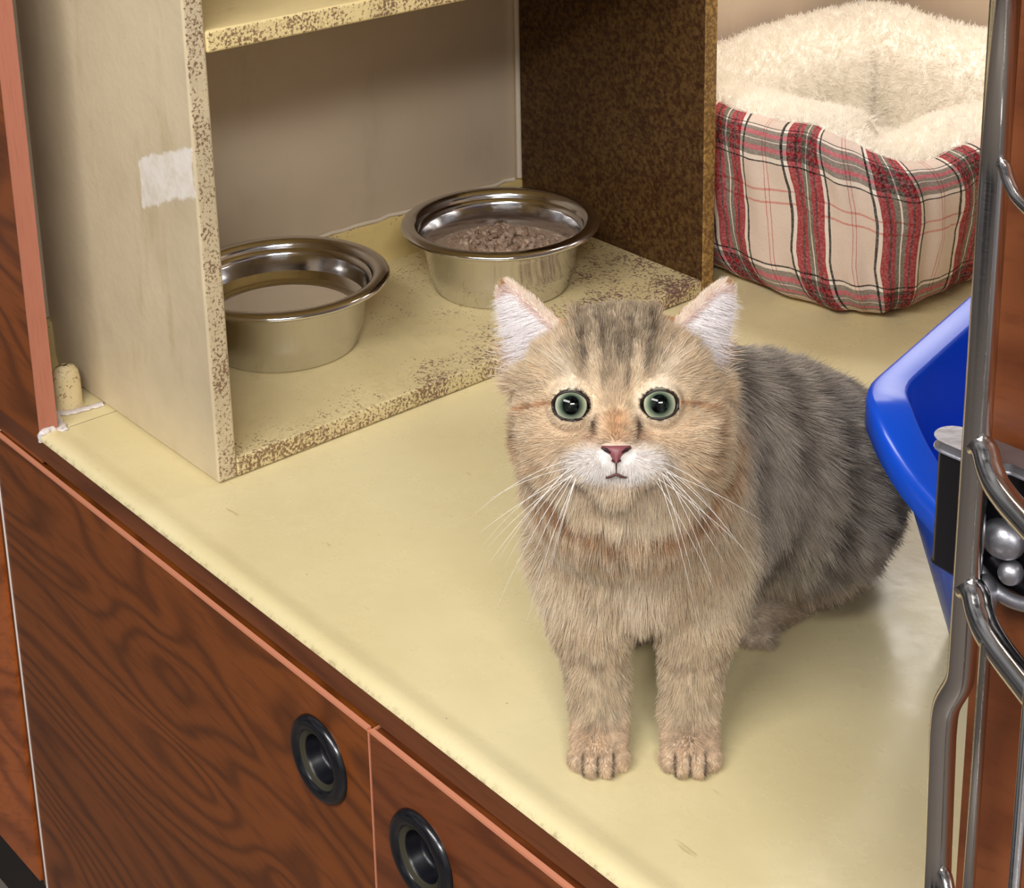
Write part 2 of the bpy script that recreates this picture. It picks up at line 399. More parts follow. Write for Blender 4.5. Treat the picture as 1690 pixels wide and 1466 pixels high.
door('door', -1.75, -1.2055, -0.443, -0.10, M_DOOR3, cab2, edge=False)
door('drawer', -1.75, -1.2055, -0.098, -0.0255, M_STRIP, cab2, edge=False)

# ---------------------------------------------------------------- shelf unit
UX0, UX1, UY0, UY1 = XW, -0.965, 0.5230, 1.0050
TH = 0.0150
ub = srgb(214, 196, 142)
su = empty('shelf_unit', (-1.08, 0.76, 0)); tag(su, 'old cream painted open shelf unit with speckled dark stains along its edges', 'shelf')
# left side panel
tl = m_paint('cream_paint_side', srgb(212, 195, 162), [(2, 0.05, 0.0, 0.05), (0, UX1-0.0006, UX1-0.0001, 0.15)])
X = tl.xyz()
pc = [onp(228, 262, 1, UY0), onp(316, 244, 1, UY0), onp(236, 340, 1, UY0), onp(318, 322, 1, UY0)]
def band(v, lo, hi, e): return tl.math('MULTIPLY', tl.step(v, lo-e, lo+e), tl.step(v, hi-e, hi+e, 1, 0))
kz = (pc[1][2]-pc[0][2])/(pc[1][0]-pc[0][0])
nx = tl.math('MULTIPLY_ADD', tl.noise(60, None, 5, .7), 0.012, X[0])
nz = tl.math('MULTIPLY_ADD', X[0], -kz, tl.math('MULTIPLY_ADD', tl.noise(45, None, 5, .7), 0.014, X[2]))
pm = tl.math('MULTIPLY', band(nx, pc[0][0]+0.006, pc[1][0]+0.006, 0.0012), band(nz, pc[2][2]-kz*pc[2][0]+0.007, pc[0][2]-kz*pc[0][0]+0.007, 0.0016))
pm = tl.math('MULTIPLY', pm, tl.step(X[1], UY0+0.0002, UY0+0.0006, 1, 0))
old = tl.b.inputs['Base Color'].links[0].from_socket
tl.put(tl.b.inputs['Base Color'], tl.mix(tl.math('MULTIPLY', pm, tl.step(tl.noise(70, None, 5, .7), 0.3, 0.6, 0.45, 0.8)), old, srgb(240, 234, 226)))
bm = bmesh.new(); box(bm, UX0+0.0002, UX1, UY0, UY0+TH, 0.0008, 0.75)
sp1 = obj('side_panel', bm, tl.m, su, bevel=0.0022, seg=3)
# right, heavily stained panel
tr = m_paint('stained_paint_side', srgb(182, 146, 84), [(2, 0.8, 0.0, 0.0)])
X = tr.xyz()
n1 = tr.noise(260, None, 4, .65)
inner = tr.step(X[1], UY1-TH+0.0008, UY1-TH+0.0002, 0, 1)
n2 = tr.noise(300, None, 4, .7)
edge = tr.math('MULTIPLY', tr.step(X[0], UX1-0.003, UX1-0.001), tr.step(n2, 0.42, 0.56))
tr.put(tr.b.inputs['Base Color'], tr.mix(tr.math('MULTIPLY', edge, 0.75), tr.b.inputs['Base Color'].links[0].from_socket, srgb(98, 66, 40)))
c = tr.mix(tr.math('MULTIPLY', inner, tr.step(n1, 0.34, 0.72, 0.99, 0.76)), tr.b.inputs['Base Color'].links[0].from_socket, srgb(52, 25, 10))
tr.put(tr.b.inputs['Base Color'], c)
bm = bmesh.new(); box(bm, XW+0.0055, UX1, UY1-TH, UY1, 0.0008, 0.75)
tag(obj('side_panel', bm, tr.m, su, bevel=0.0022, seg=3), 'right side panel stained almost wholly dark brown')
bm = bmesh.new(); tube(bm, [(XW+0.0045, UY1-TH-0.0015, 0.046), (XW+0.0045, UY1-TH-0.0015, 0.30)], 0.0026, 8)
tag(obj('caulk_line', bm, M_CAULK, su, True), 'vertical white caulk line in the back corner')
# base board and shelf
tb = m_paint('cream_paint_base', srgb(226, 208, 158), [(0, UX1-0.060, UX1, 0.115), (1, 0.60, 0.95, 0.13), (0, UX1-0.0010, UX1-0.0002, 0.09), (1, 0.58, 0.50, 0.02)])
bm = bmesh.new(); box(bm, XW+0.026, UX1, UY0+TH, UY1-TH, 0.0008, 0.0150)
obj('base_board', bm, tb.m, su, bevel=0.0015)
ts = m_paint('cream_paint_shelf', srgb(238, 216, 158), [(0, UX1-0.0010, UX1-0.0002, 0.14), (1, 0.6, 0.8, 0.05)])
bm = bmesh.new(); box(bm, XW, UX1, UY0+TH, UY1-TH, 0.3010, 0.3160)
obj('shelf', bm, ts.m, su, bevel=0.0022, seg=3)

# ---------------------------------------------------------------- bowls
BPROF = [(0.0, 0.0012), (0.050, 0.0012), (0.0555, 0.0), (0.0575, 0.0018), (0.0600, 0.016), (0.0655, 0.046), (0.0665, 0.0495), (0.0700, 0.0520), (0.0790, 0.0535), (0.0820, 0.0530), (0.0833, 0.0545), (0.0825, 0.0565),
         (0.0795, 0.0580), (0.0745, 0.0585), (0.0715, 0.0570), (0.0695, 0.0530), (0.0670, 0.0440), (0.0660, 0.0425), (0.0620, 0.0200), (0.0595, 0.0095), (0.055, 0.0045), (0.049, 0.0035), (0.0, 0.0035)]
def bowl(x, y, label):
    bm = bmesh.new(); lathe(bm, BPROF, (x, y, 0.0152), 96)
    return tag(obj('pet_bowl', bm, M_STEEL, None, True), label, 'bowl', 'steel pet bowls in the shelf unit')
B1, B2 = (-1.102, 0.664), (-1.077, 0.862)
bowl(*B1, 'stainless steel bowl filled with clear water, nearer the left shelf panel')
bowl(*B2, 'stainless steel bowl holding brown dry food, behind the cat\'s head')
t = NT('clear_water'); t.set(Base_Color=(0.75, 0.82, 0.82), Roughness=0.02); t.b.inputs['Transmission Weight'].default_value = 1.0; t.b.inputs['IOR'].default_value = 1.33
bm = bmesh.new()
lathe(bm, [(0.0, 0.0045), (0.0488, 0.0045), (0.0552, 0.0058), (0.0592, 0.0110), (0.0618, 0.0205), (0.0640, 0.0335), (0.0641, 0.0345), (0.0630, 0.0342), (0.0, 0.0340)], (*B1, 0.0152), 72)
tag(obj('water', bm, t.m, None, True), 'clear water standing in the left steel bowl', 'water', kind='stuff')
t = NT('dry_cat_food'); r_ = t.n('ShaderNodeNewGeometry').outputs['Random Per Island']
t.set(Base_Color=t.mix(t.noise(400), t.ramp(r_, [(0, srgb(140, 114, 94)), (0.5, srgb(178, 154, 132)), (1, srgb(212, 190, 168))]), srgb(110, 84, 66)), Roughness=0.8)
bm = bmesh.new()
for i in range(560):
    rr = 0.058*math.sqrt(random.random()); a_ = random.random()*6.283
    hz = 0.033 + 0.012*max(0, 1-(rr/0.045)**2) - (0.000 if rr < 0.05 else 0.003)
    q = Quaternion((random.random()-.5, random.random()-.5, random.random()-.5), random.random()*3).to_matrix().to_4x4()
    bmesh.ops.create_icosphere(bm, subdivisions=1, radius=1, matrix=Matrix.Translation((B2[0]+rr*math.cos(a_), B2[1]+rr*math.sin(a_), 0.0152+hz-0.004*random.random())) @ q @ Matrix.Diagonal((0.0040, 0.0031, 0.0021, 1)))
lathe(bm, [(0.0, 0.0045), (0.055, 0.006), (0.060, 0.016), (0.0635, 0.028), (0.055, 0.0315), (0.03, 0.038), (0.0, 0.041)], (*B2, 0.0152), 40)
tag(obj('dry_food', bm, t.m), 'brown dry kibble heaped in the right steel bowl', 'pet food', kind='stuff')

# ---------------------------------------------------------------- pet bed
BC = (-1.000, 1.245); HX, HY = 0.152, 0.180; CR = 0.031      # centreline of the bolster
def perim(n):
    """points of the rounded rectangle centreline, counter-clockwise from the middle of the front (-Y) side: pos, normal, arclength"""
    segs = []
    pts = []
    def line(a, b, nrm, m):
        for k in range(m): t_ = k/m; pts.append((a[0]+(b[0]-a[0])*t_, a[1]+(b[1]-a[1])*t_, nrm[0], nrm[1]))
    def arc(c, a0, m):
        for k in range(m):
            a_ = a0 + math.pi/2*k/m; pts.append((c[0]+CR*math.cos(a_), c[1]+CR*math.sin(a_), math.cos(a_), math.sin(a_)))
    hx, hy = HX-CR, HY-CR; m, q = n//8, n//8
    line((-hx, -HY), (hx, -HY), (0, -1), m); arc((hx, -hy), -math.pi/2, q)
    line((HX, -hy), (HX, hy), (1, 0), m); arc((hx, hy), 0, q)
    line((hx, HY), (-hx, HY), (0, 1), m); arc((-hx, hy), math.pi/2, q)
    line((-HX, hy), (-HX, -hy), (-1, 0), m); arc((-hx, -hy), math.pi, q)
    out = []; s_ = 0
    for i, p_ in enumerate(pts):
        if i: s_ += math.hypot(p_[0]+p_[2]*.06-pts[i-1][0]-pts[i-1][2]*.06, p_[1]+p_[3]*.06-pts[i-1][1]-pts[i-1][3]*.06)
        out.append((*p_, s_))
    return out
PER = perim(256)
def corner_w(i):
    # 1 in the middle of a rounded corner
    x, y, nx_, ny_, s_ = PER[i]; return (2*abs(nx_*ny_))
bed = empty('pet_bed', (BC[0], BC[1], 0)); tag(bed, 'square pet bed with plaid red and cream outside and fluffy cream fleece inside', 'pet bed')
def bed_pt(i, th):
    """th 0 = bottom outer .. 1 = top .. 2 = inner bottom"""
    x, y, nx_, ny_, s_ = PER[i]; cw = corner_w(i)
    puff = 1 + 0.05*math.sin(s_*42) + 0.035*math.sin(s_*95+1.0)
    a_ = -math.pi/2 + math.pi*th     # -90 bottom, 0.. outer, 90 top, inner
    ex = 0.52
    ca, sa = math.cos(a_), math.sin(a_)
    hw = 0.048*puff*(1-0.06*cw)*(1-(0.30*cw if th > 1 and ny_ < 0 and nx_ > 0 else 0)*min(1, max(0, (th-1)/0.2)))
    fr_, le_ = max(0, -ny_)**2, max(0, -nx_)**2
    hh = (0.071 + 0.009*fr_ - 0.006*le_*(0.6-0.8*y/HY))*(1.0 + 0.02*math.sin(s_*30)) - (0.001*cw if ny_ < 0 and nx_ > 0 else 0)
    u_ = math.copysign(abs(ca)**ex, ca)*hw; v_ = math.copysign(abs(sa)**ex, sa)*hh
    z = hh + v_ + 0.002
    lean = (0.010*(z/0.14) - 0.003)*(1+1.6*max(0, nx_))
    if th > 1.0: u_ *= 1.0 + 0.30*(1-cw*1.6)*math.sin(math.pi*min(1, (th-1)/0.9))
    if th <= 1:
        u_ += 0.0022*math.sin(s_*210 + z*40)*math.sin(min(1, th)*math.pi) * (0.4+cw) + 0.0015*math.sin(s_*120+z*90)
    return (BC[0]+x+nx_*(u_+lean), BC[1]+y+ny_*(u_+lean), z)
def bed_patch(t0, t1, nt, name, mat, uv=False):
    n = len(PER); V = []; F = []; UV = []
    for i in range(n):
        for j in range(nt+1):
            V.append(bed_pt(i, t0 + (t1-t0)*j/nt))
    for i in range(n):
        for j in range(nt):
            F.append((i*(nt+1)+j, ((i+1) % n)*(nt+1)+j, ((i+1) % n)*(nt+1)+j+1, i*(nt+1)+j+1))
            s0 = PER[i][4]; s1 = PER[i+1][4] if i+1 < n else PER[-1][4]+0.004
            w = 0.20; UV += [(s0, w*(t0+(t1-t0)*j/nt)), (s1, w*(t0+(t1-t0)*j/nt)), (s1, w*(t0+(t1-t0)*(j+1)/nt)), (s0, w*(t0+(t1-t0)*(j+1)/nt))]
    me = bpy.data.meshes.new(name); me.from_pydata(V, [], F)
    if uv:
        l = me.uv_layers.new(name='UVMap'); l.data.foreach_set('uv', np.array(UV, dtype=np.float32).ravel())
    return link_mesh(name, me, mat, bed, True)
def m_plaid():
    t = NT('tartan_flannel')
    uvn = t.n('ShaderNodeUVMap').outputs[0]
    wob = t.noise(14, None, 2); uv = t.xyz(uvn); us = t.math('MULTIPLY_ADD', uv[1], 0.22, uv[0])
    P = 0.086
    u = t.math('FRACT', t.math('MULTIPLY_ADD', t.math('MULTIPLY_ADD', wob, 0.010, us), 1/P, 0.50))
    v = t.math('FRACT', t.math('MULTIPLY_ADD', t.math('MULTIPLY_ADD', wob, 0.004, uv[1]), 1/P, 0.02))
    cream, black, red, dk, wh, gr, rose = srgb(228, 212, 200), srgb(16, 8, 14), srgb(160, 12, 40), srgb(84, 6, 24), srgb(240, 232, 222), srgb(112, 108, 96), srgb(196, 96, 112)
    cu = t.ramp(u, [(0, cream), (0.235, srgb(200, 120, 110)), (0.245, cream), (0.275, srgb(200, 120, 110)), (0.285, cream), (0.48, black), (0.505, wh), (0.545, red), (0.62, dk), (0.645, red), (0.69, gr), (0.74, wh), (0.755, gr), (0.80, red), (0.84, dk), (0.86, red), (0.93, wh), (0.965, black), (0.99, cream)], 'CONSTANT')
    cv = t.ramp(v, [(0, cream), (0.235, srgb(214, 150, 140)), (0.243, cream), (0.28, srgb(214, 150, 140)), (0.288, cream), (0.48, black), (0.495, wh), (0.54, srgb(134, 128, 120)), (0.60, rose), (0.66, srgb(134, 128, 120)), (0.735, wh), (0.75, srgb(134, 128, 120)), (0.80, rose), (0.87, srgb(134, 128, 120)), (0.93, wh), (0.97, black), (0.985, cream)], 'CONSTANT')
    # twill: the weft shows through the warp
    c = t.mix(0.16, t.mix(1.0, t.mix(1.0, cu, (1.25, 1.35, 1.45), 'MULTIPLY'), cv, 'MULTIPLY'), t.mix(0.45, cu, cv))
    c = t.mix(t.step(t.noise(500), 0.4, 0.7, 0, 0.15), c, wh)
    t.set(Base_Color=c, Roughness=0.9); t.b.inputs['Specular IOR Level'].default_value = 0.15
    t.bump(t.math('ADD', t.noise(30), t.math('MULTIPLY', t.noise(900), 0.1)), 0.5, 0.004)
    return t.m
bed_patch(0.0, 0.93, 26, 'cover', m_plaid(), True)
t = NT('cream_fleece'); t.set(Base_Color=t.mix(t.noise(60), srgb(252, 246, 236), srgb(248, 240, 224)), Roughness=1.0); t.b.inputs['Specular IOR Level'].default_value = 0.05
t.bump(t.noise(180, None, 4, .7), 0.6, 0.004); M_FLEECE = t.m
lin = bed_patch(0.92, 1.99, 26, 'fleece_lining', M_FLEECE)
# seat cushion
bm = bmesh.new(); rows = []
n = 96
for j in range(16):
    f_ = j/15
    row = []
    for i in range(n):
        a_ = i*2*math.pi/n; ca, sa = math.cos(a_), math.sin(a_)
        ex = 0.45; cx_ = math.copysign(abs(ca)**ex, ca); sy_ = math.copysign(abs(sa)**ex, sa)
        k = math.sin(f_*math.pi/2)**0.8
        z = 0.012 + 0.044*math.cos(f_*math.pi/2)**0.75 + 0.004*math.sin(cx_*k*9)*math.cos(sy_*k*7)
        row.append((BC[0] + cx_*k*0.104, BC[1] + sy_*k*0.138, z))
    rows.append(row)
V = grid_mesh(bm, rows, False, True); bmesh.ops.pointmerge(bm, verts=V[0], merge_co=tuple(sum((v.co for v in V[0]), Vector())/n))
cush = obj('cushion', bm, M_FLEECE, bed, True)

# ---------------------------------------------------------------- hair strands (curves) helper
def hair_object(name, P, C, R, parent, mat):
    """P (N,K,3) points, C (N,3 or N,K,3) linear colour, R (N,K) radii"""
    N, K = P.shape[:2]
    hc = bpy.data.hair_curves.new(name); hc.add_curves([K]*N)
    hc.attributes['position'].data.foreach_set('vector', P.reshape(-1).astype(np.float32)) if 'position' in hc.attributes else hc.points.foreach_set('position', P.reshape(-1).astype(np.float32))
    ra = hc.attributes.get('radius') or hc.attributes.new('radius', 'FLOAT', 'POINT')
    ra.data.foreach_set('value', R.reshape(-1).astype(np.float32))
    ca = hc.attributes.new('tint', 'FLOAT_COLOR', 'POINT')
    if C.ndim == 2: C = np.repeat(C[:, None, :], K, 1)
    c4 = np.ones((N*K, 4), np.float32); c4[:, :3] = C.reshape(-1, 3)
    ca.data.foreach_set('color', c4.reshape(-1))
    o = bpy.data.objects.new(name, hc); COL.objects.link(o); hc.materials.append(mat)
    if parent: o.parent = parent; o.matrix_parent_inverse = inv_of(parent)
    return o
def m_hair(name, trans=0.35, rough=0.5, spec=0.06):
    t = NT(name); a_ = t.n('ShaderNodeAttribute'); a_.attribute_name = 'tint'
    d = t.n('ShaderNodeBsdfDiffuse'); t.put(d.inputs[0], a_.outputs[0])
    tr_ = t.n('ShaderNodeBsdfTranslucent'); t.put(tr_.inputs[0], a_.outputs[0])
    gl = t.n('ShaderNodeBsdfGlossy'); gl.inputs['Roughness'].default_value = rough; t.put(gl.inputs[0], a_.outputs[0])
    m1 = t.n('ShaderNodeMixShader'); m1.inputs[0].default_value = trans; t.put(m1.inputs[1], d.outputs[0]); t.put(m1.inputs[2], tr_.outputs[0])
    m2 = t.n('ShaderNodeMixShader'); m2.inputs[0].default_value = spec; t.put(m2.inputs[1], m1.outputs[0]); t.put(m2.inputs[2], gl.outputs[0])
    t.put(t.t.nodes['Material Output'].inputs[0], m2.outputs[0]); return t.m
def sample_mesh(V, T, N, weight=None):
    A = V[T[:, 0]]; B = V[T[:, 1]]; Cc = V[T[:, 2]]
    ar = np.linalg.norm(np.cross(B-A, Cc-A), axis=1)
    if weight is not None: ar = ar*weight[T].mean(1)
    idx = rng.choice(len(T), N, p=ar/ar.sum())
    u = rng.random(N); v = rng.random(N); k = u+v > 1; u[k] = 1-u[k]; v[k] = 1-v[k]
    w = np.stack([1-u-v, u, v], 1)
    return idx, w
def norm(v): return v/np.maximum(np.linalg.norm(v, axis=-1, keepdims=True), 1e-9)
def hnoise(P, f, seed=0):
    """cheap smooth value noise in numpy"""
    Q = P*f + seed*17.13; i0 = np.floor(Q).astype(np.int64); fr = Q-i0; fr = fr*fr*(3-2*fr); out = 0
    for dx in (0, 1):
        for dy in (0, 1):
            for dz in (0, 1):
                h = (i0[:, 0]+dx)*374761393 + (i0[:, 1]+dy)*668265263 + (i0[:, 2]+dz)*2147483647 + seed*1274126177
                h = (h ^ (h >> 13))*1274126177; h = (h ^ (h >> 16)) & 0xffff
                w = (fr[:, 0] if dx else 1-fr[:, 0])*(fr[:, 1] if dy else 1-fr[:, 1])*(fr[:, 2] if dz else 1-fr[:, 2])
                out = out + w*h/65535.0
    return out
def mesh_arrays(o):
    me = o.data; me.calc_loop_triangles()
    V = np.empty(len(me.vertices)*3); me.vertices.foreach_get('co', V); V = V.reshape(-1, 3)
    T = np.empty(len(me.loop_triangles)*3, dtype=np.int32); me.loop_triangles.foreach_get('vertices', T); T = T.reshape(-1, 3)
    Nn = np.empty(len(me.vertices)*3); me.vertices.foreach_get('normal', Nn); return V, T, Nn.reshape(-1, 3)
def fleece(o, N, L, name):
    V, T, Nn = mesh_arrays(o); idx, w = sample_mesh(V, T, N)
    P = np.einsum('nk,nkd->nd', w, V[T[idx]]); n_ = norm(np.einsum('nk,nkd->nd', w, Nn[T[idx]]))
    ctr = np.array([BC[0], BC[1], 0.05]); flip = np.sign(np.einsum('nd,nd->n', n_, norm(ctr+np.array([0, 0, .25])-P))); 
    n_ = n_*np.where(flip == 0, 1, flip)[:, None]
    cl = np.stack([hnoise(P, 130, s) for s in (1, 2, 3)], 1)-0.5
    cl2 = np.stack([hnoise(P, 420, s) for s in (4, 5, 6)], 1)-0.5
    d = norm(n_*0.8 + cl*1.6 + cl2*0.8)
    K = 5; Q = np.zeros((N, K, 3)); l = L*(0.6+0.6*rng.random(N))
    for k in range(K):
        s_ = k/(K-1)
        Q[:, k] = P + (d*l[:, None])*s_ + cl2*l[:, None]*1.1*s_**1.3
    col = np.array(srgb(254, 249, 240))*(0.92+0.1*rng.random((N, 1)))
    R_ = np.full((N, K), 0.00030)*np.array([1, 1, .95, .8, .35])
    return hair_object(name, Q, col, R_, o, m_hair('fleece_fibre', 0.45, 0.6, 0.0))
fleece(lin, 110000, 0.0055, 'fleece_pile'); fleece(cush, 40000, 0.0055, 'fleece_pile')

# ---------------------------------------------------------------- litter box
RZ = math.radians(14); EX = np.array([math.cos(RZ), math.sin(RZ)]); EY = np.array([-math.sin(RZ), math.cos(RZ)])
LC = np.array([-0.5500, 0.6700]); LW, LD, LH = 0.225, 0.36, 0.160    # outer rim corner, width, depth, height
def rr(w0, w1, d0, d1, r, m=10):
    out = []
    for (cx_, cy_, a0) in ((w1-r, d0+r, -90), (w1-r, d1-r, 0), (w0+r, d1-r, 90), (w0+r, d0+r, 180)):
        for k in range(m+1):
            a_ = math.radians(a0 + 90*k/m); out.append((cx_ + r*math.cos(a_), cy_ + r*math.sin(a_)))
    # densify straight runs
    res = []
    for i, p_ in enumerate(out):
        q_ = out[(i+1) % len(out)]; dd = math.hypot(q_[0]-p_[0], q_[1]-p_[1]); mm = max(1, int(dd/0.012))
        for k in range(mm): res.append((p_[0]+(q_[0]-p_[0])*k/mm, p_[1]+(q_[1]-p_[1])*k/mm))
    return res
def lbox():
    rows = []
    base = rr(0, LW, 0, LD, 0.048)
    cx_, cy_ = LW/2, LD/2
    def ring(inset, z, dipk=1.0):
        R_ = []
        for (x, y) in base:
            ddx, ddy = x-cx_, y-cy_
            # move inwards along the axes by the inset
            px_ = cx_ + ddx*(1-inset/(LW/2)); py_ = cy_ + ddy*(1-inset/(LD/2))
            dip = 0.045*dipk*(1-min(1, max(0, y/0.05)))**0.9 * min(1, max(0, (x-0.012)/0.055)) * min(1, max(0, (LW-0.012-x)/0.055))
            q = LC + EX*px_ + EY*py_
            R_.append((q[0], q[1], max(z-dip, 0.004) if z > 0.05 else z))
        return R_
    seq = [(0.050, 0.0015, 0), (0.044, 0.004, 0), (0.018, 0.110, .6), (0.0125, 0.136, 1), (0.0105, 0.139, 1), (0.0015, 0.1395, 1), (0.0, 0.1415, 1), (0.0, 0.1555, 1), (0.0008, 0.1588, 1), (0.0025, 0.1602, 1), (0.0034, 0.1604, 1),
           (0.0172, 0.1594, 1), (0.0180, 0.1590, 1), (0.0188, 0.1578, 1), (0.0196, 0.1530, 1), (0.024, 0.110, .6), (0.048, 0.008, 0), (0.056, 0.005, 0)]
    bm = bmesh.new(); V = grid_mesh(bm, [ring(*s_) for s_ in seq], False, True)
    bm.faces.new(V[0][::-1]); bm.faces.new(V[-1])
    t = NT('blue_plastic'); t.set(Base_Color=t.mix(t.step(t.noise(60, t.vec((1, 1, .3)), 5), .6, .8, 0, .12), (0.006, 0.10, 0.84), (0.15, 0.34, 0.9)), Roughness=0.28)
    t.b.inputs['Specular IOR Level'].default_value = 0.55; t.b.inputs['Subsurface Weight'].default_value = 0.0
    return tag(obj('litter_box', bm, t.m, None, True), 'bright blue plastic litter tray with wide curved rim, right of the cat', 'litter box')
lb = lbox()

# ---------------------------------------------------------------- wire door and hinge
YDR = 0.440
wdoor = empty('wire_door', (XR, YDR, 0)); tag(wdoor, 'open chrome wire cage door at the right edge', 'wire door')
DD = np.array([0.885, -0.465, 0.0])
def zed(px, py): q = onp(px, py, 1, YDR); return q
bm = bmesh.new()
frame = [zed(1652, -60), zed(1640, 300), zed(1620, 700), zed(1596, 1030), zed(1592, 1085), zed(1583, 1125), zed(1562, 1165), zed(1556, 1210), zed(1549, 1400), zed(1545, 1560)]
xm = np.mean([frame[0][0], frame[1][0], frame[2][0], frame[3][0]])
for q in frame[:4]: q[0] = xm
frame[4][0] = xm
pth = [frame[0], frame[1], frame[2], frame[3]] + catmull(frame[3:8], 6)[1:] + [frame[8], frame[9]]
tube(bm, pth, 0.0049, 16)
obj('frame_rod', bm, M_CHROME, wdoor, True)
for (px, py, r_, drop) in ((1640, 268, 0.0021, 0.0), (1612, 735, 0.0046, 0.0), (1592, 968, 0.0050, 0.0), (1548, 1432, 0.0026, 0.0)):
    q = zed(px, py); q[0] = xm if py < 1100 else q[0]
    pts = [q, q + DD*0.006 + np.array([0, 0, 0.001]), q+DD*0.012 + np.array([0, -0.001, -0.003]), q + DD*0.022 + np.array([0, -0.0015, -0.006]), q + DD*0.05 + np.array([0, -0.0015, -0.007]), q + DD*0.16 + np.array([0, -0.0015, -0.007])]
    bm = bmesh.new(); tube(bm, catmull(pts, 6), r_, 14); obj('cross_bar', bm, M_CHROME, wdoor, True)
for k in range(1, 5):
    o_ = np.array([xm, YDR, 0]) + DD*(0.0245 if k == 1 else 0.0245 + 0.03*(k-1)) + np.array([-0.002, -0.0045, 0])
    bm = bmesh.new(); tube(bm, [o_ + np.array([0, 0, 0.10]), o_ + np.array([0, 0, 0.262 if k == 1 else 0.6])], 0.0021, 12)
    obj('vertical_rod', bm, M_CHROME, wdoor, True)

hb = empty('door_hinge', (-0.33, 0.456, 0.28)); tag(hb, 'black hinge block with silver metal cap fixed to the panel behind the chrome rod', 'hinge')
a0 = onp(1541, 735, 1, 0.449); a1 = onp(1541, 930, 1, 0.449); b0 = onp(1600, 745, 1, 0.449)
zt, zb_ = a0[2], a1[2]; xl = a0[0]
def rprism(bm, pts, z0, z1):
    V = grid_mesh(bm, [[(x, y, z0) for x, y in pts], [(x, y, z1) for x, y in pts]], False, True)
    bm.faces.new(V[0][::-1]); bm.faces.new(V[1])
yb = YF+0.0005
bm = bmesh.new()
# rounded left leg of the housing
pts = [(xl+0.0045+0.0045*math.cos(math.radians(a_)), 0.4535+0.0045*math.sin(math.radians(a_))) for a_ in range(270, 89, -15)] + [(xl+0.017, 0.4600), (xl+0.017, 0.4475)]
rprism(bm, pts, zb_, zt)
obj('housing', bm, M_BLACK, hb, False, 0.0005)
bm = bmesh.new(); box(bm, xl+0.014, xl+0.075, 0.4575, yb, zb_-0.002, zt-0.002)
obj('back_plate', bm, M_BLACK, hb)
bm = bmesh.new()
pts = [(xl+0.0055+0.0062*math.cos(math.radians(a_)), 0.4535+0.0062*math.sin(math.radians(a_))) for a_ in range(270, 89, -15)] + [(xl+0.075, 0.4625), (xl+0.075, 0.452), (xl+0.03, 0.452), (xl+0.024, 0.4475)]
rprism(bm, pts, zt, zt+0.0042)
obj('cap', bm, M_ZINC, hb, False, 0.0010)
bm = bmesh.new(); q = onp(1655, 890, 1, 0.452); sphere(bm, q, (0.0085, 0.006, 0.007)); tag(obj('roller', bm, M_ZINC, hb, True), 'rounded silver roller')
bm = bmesh.new(); q = onp(1668, 945, 1, 0.453); sphere(bm, q, (0.0045, 0.0045, 0.0045)); obj('screw', bm, M_ZINC, hb, True)
bm = bmesh.new(); q = onp(1665, 975, 1, 0.454)
tube(bm, catmull([q+np.array([-0.014, 0, 0.003]), q+np.array([-0.006, 0, -0.002]), q+np.array([0.004, 0, -0.003]), q+np.array([0.02, 0, 0.002])]), 0.0026, 10)
obj('clip', bm, M_ZINC, hb, True)
bm = bmesh.new(); q = onp(1622, 985, 1, 0.450); sphere(bm, q, (0.0052, 0.006, 0.0085)); obj('knuckle', bm, M_ZINC, hb, True)
#CAT#
# ---------------------------------------------------------------- cat
OC = np.array([-0.566, 0.542, 0.0]); E1 = np.array([math.cos(YAW), math.sin(YAW), 0]); E2 = np.array([-math.sin(YAW), math.cos(YAW), 0]); E3 = np.array([0, 0, 1.0])
def cw(P):          # cat frame (right in view, away, up) -> world
    P = np.asarray(P, float); return OC + P[..., 0:1]*E1 + P[..., 1:2]*E2 + P[..., 2:3]*E3
# head frame: x towards the cat's left, y up, z out of the face
HC = np.array([-0.0145, -0.012, 0.2075])
_hw = cw(HC); HF = norm(CAM - _hw); HR = norm(np.cross(E3, HF)); HU = np.cross(HF, HR)
def w2c(P): Q = P-OC; return np.stack([Q@E1, Q@E2, Q@E3], -1)
hf, hr, hu = [np.array([v@E1, v@E2, v@E3]) for v in (HF, HR, HU)]
def toh(P): Q = P-HC; return np.stack([Q@hr, Q@hu, Q@hf], -1)   # cat frame -> head frame
def hc_(p): p = np.asarray(p, float); return HC + p[..., 0:1]*hr + p[..., 1:2]*hu + p[..., 2:3]*hf   # head -> cat frame
def hw_(p): return cw(hc_(p))

def s_ell(P, c, r, ax=None):
    Q = P-np.array(c)
    if ax is not None: Q = Q@np.array(ax).T
    r = np.array(r); k0 = np.linalg.norm(Q/r, axis=-1); k1 = np.linalg.norm(Q/(r*r), axis=-1); return k0*(k0-1)/np.maximum(k1, 1e-6)
def s_cap(P, a, b, ra, rb):
    a = np.array(a); b = np.array(b); ba = b-a; t = np.clip(((P-a)@ba)/(ba@ba), 0, 1); return np.linalg.norm(P-a-t[..., None]*ba, axis=-1) - (ra+(rb-ra)*t)
def smin(a, b, k): h = np.clip(0.5+0.5*(b-a)/k, 0, 1); return b*(1-h)+a*h-k*h*(1-h)
def smax(a, b, k): return -smin(-a, -b, k)
EYE = [(-0.0210, 0.0000, 0.0318), (0.0202, 0.0004, 0.0318)]; ER = 0.0102
EARS = []
for sx in (-1, 1):
    base = np.array([sx*0.0350, 0.0225, -0.008]); tip = np.array([sx*0.0560, 0.0600, -0.006])
    EARS.append((sx, base, tip))
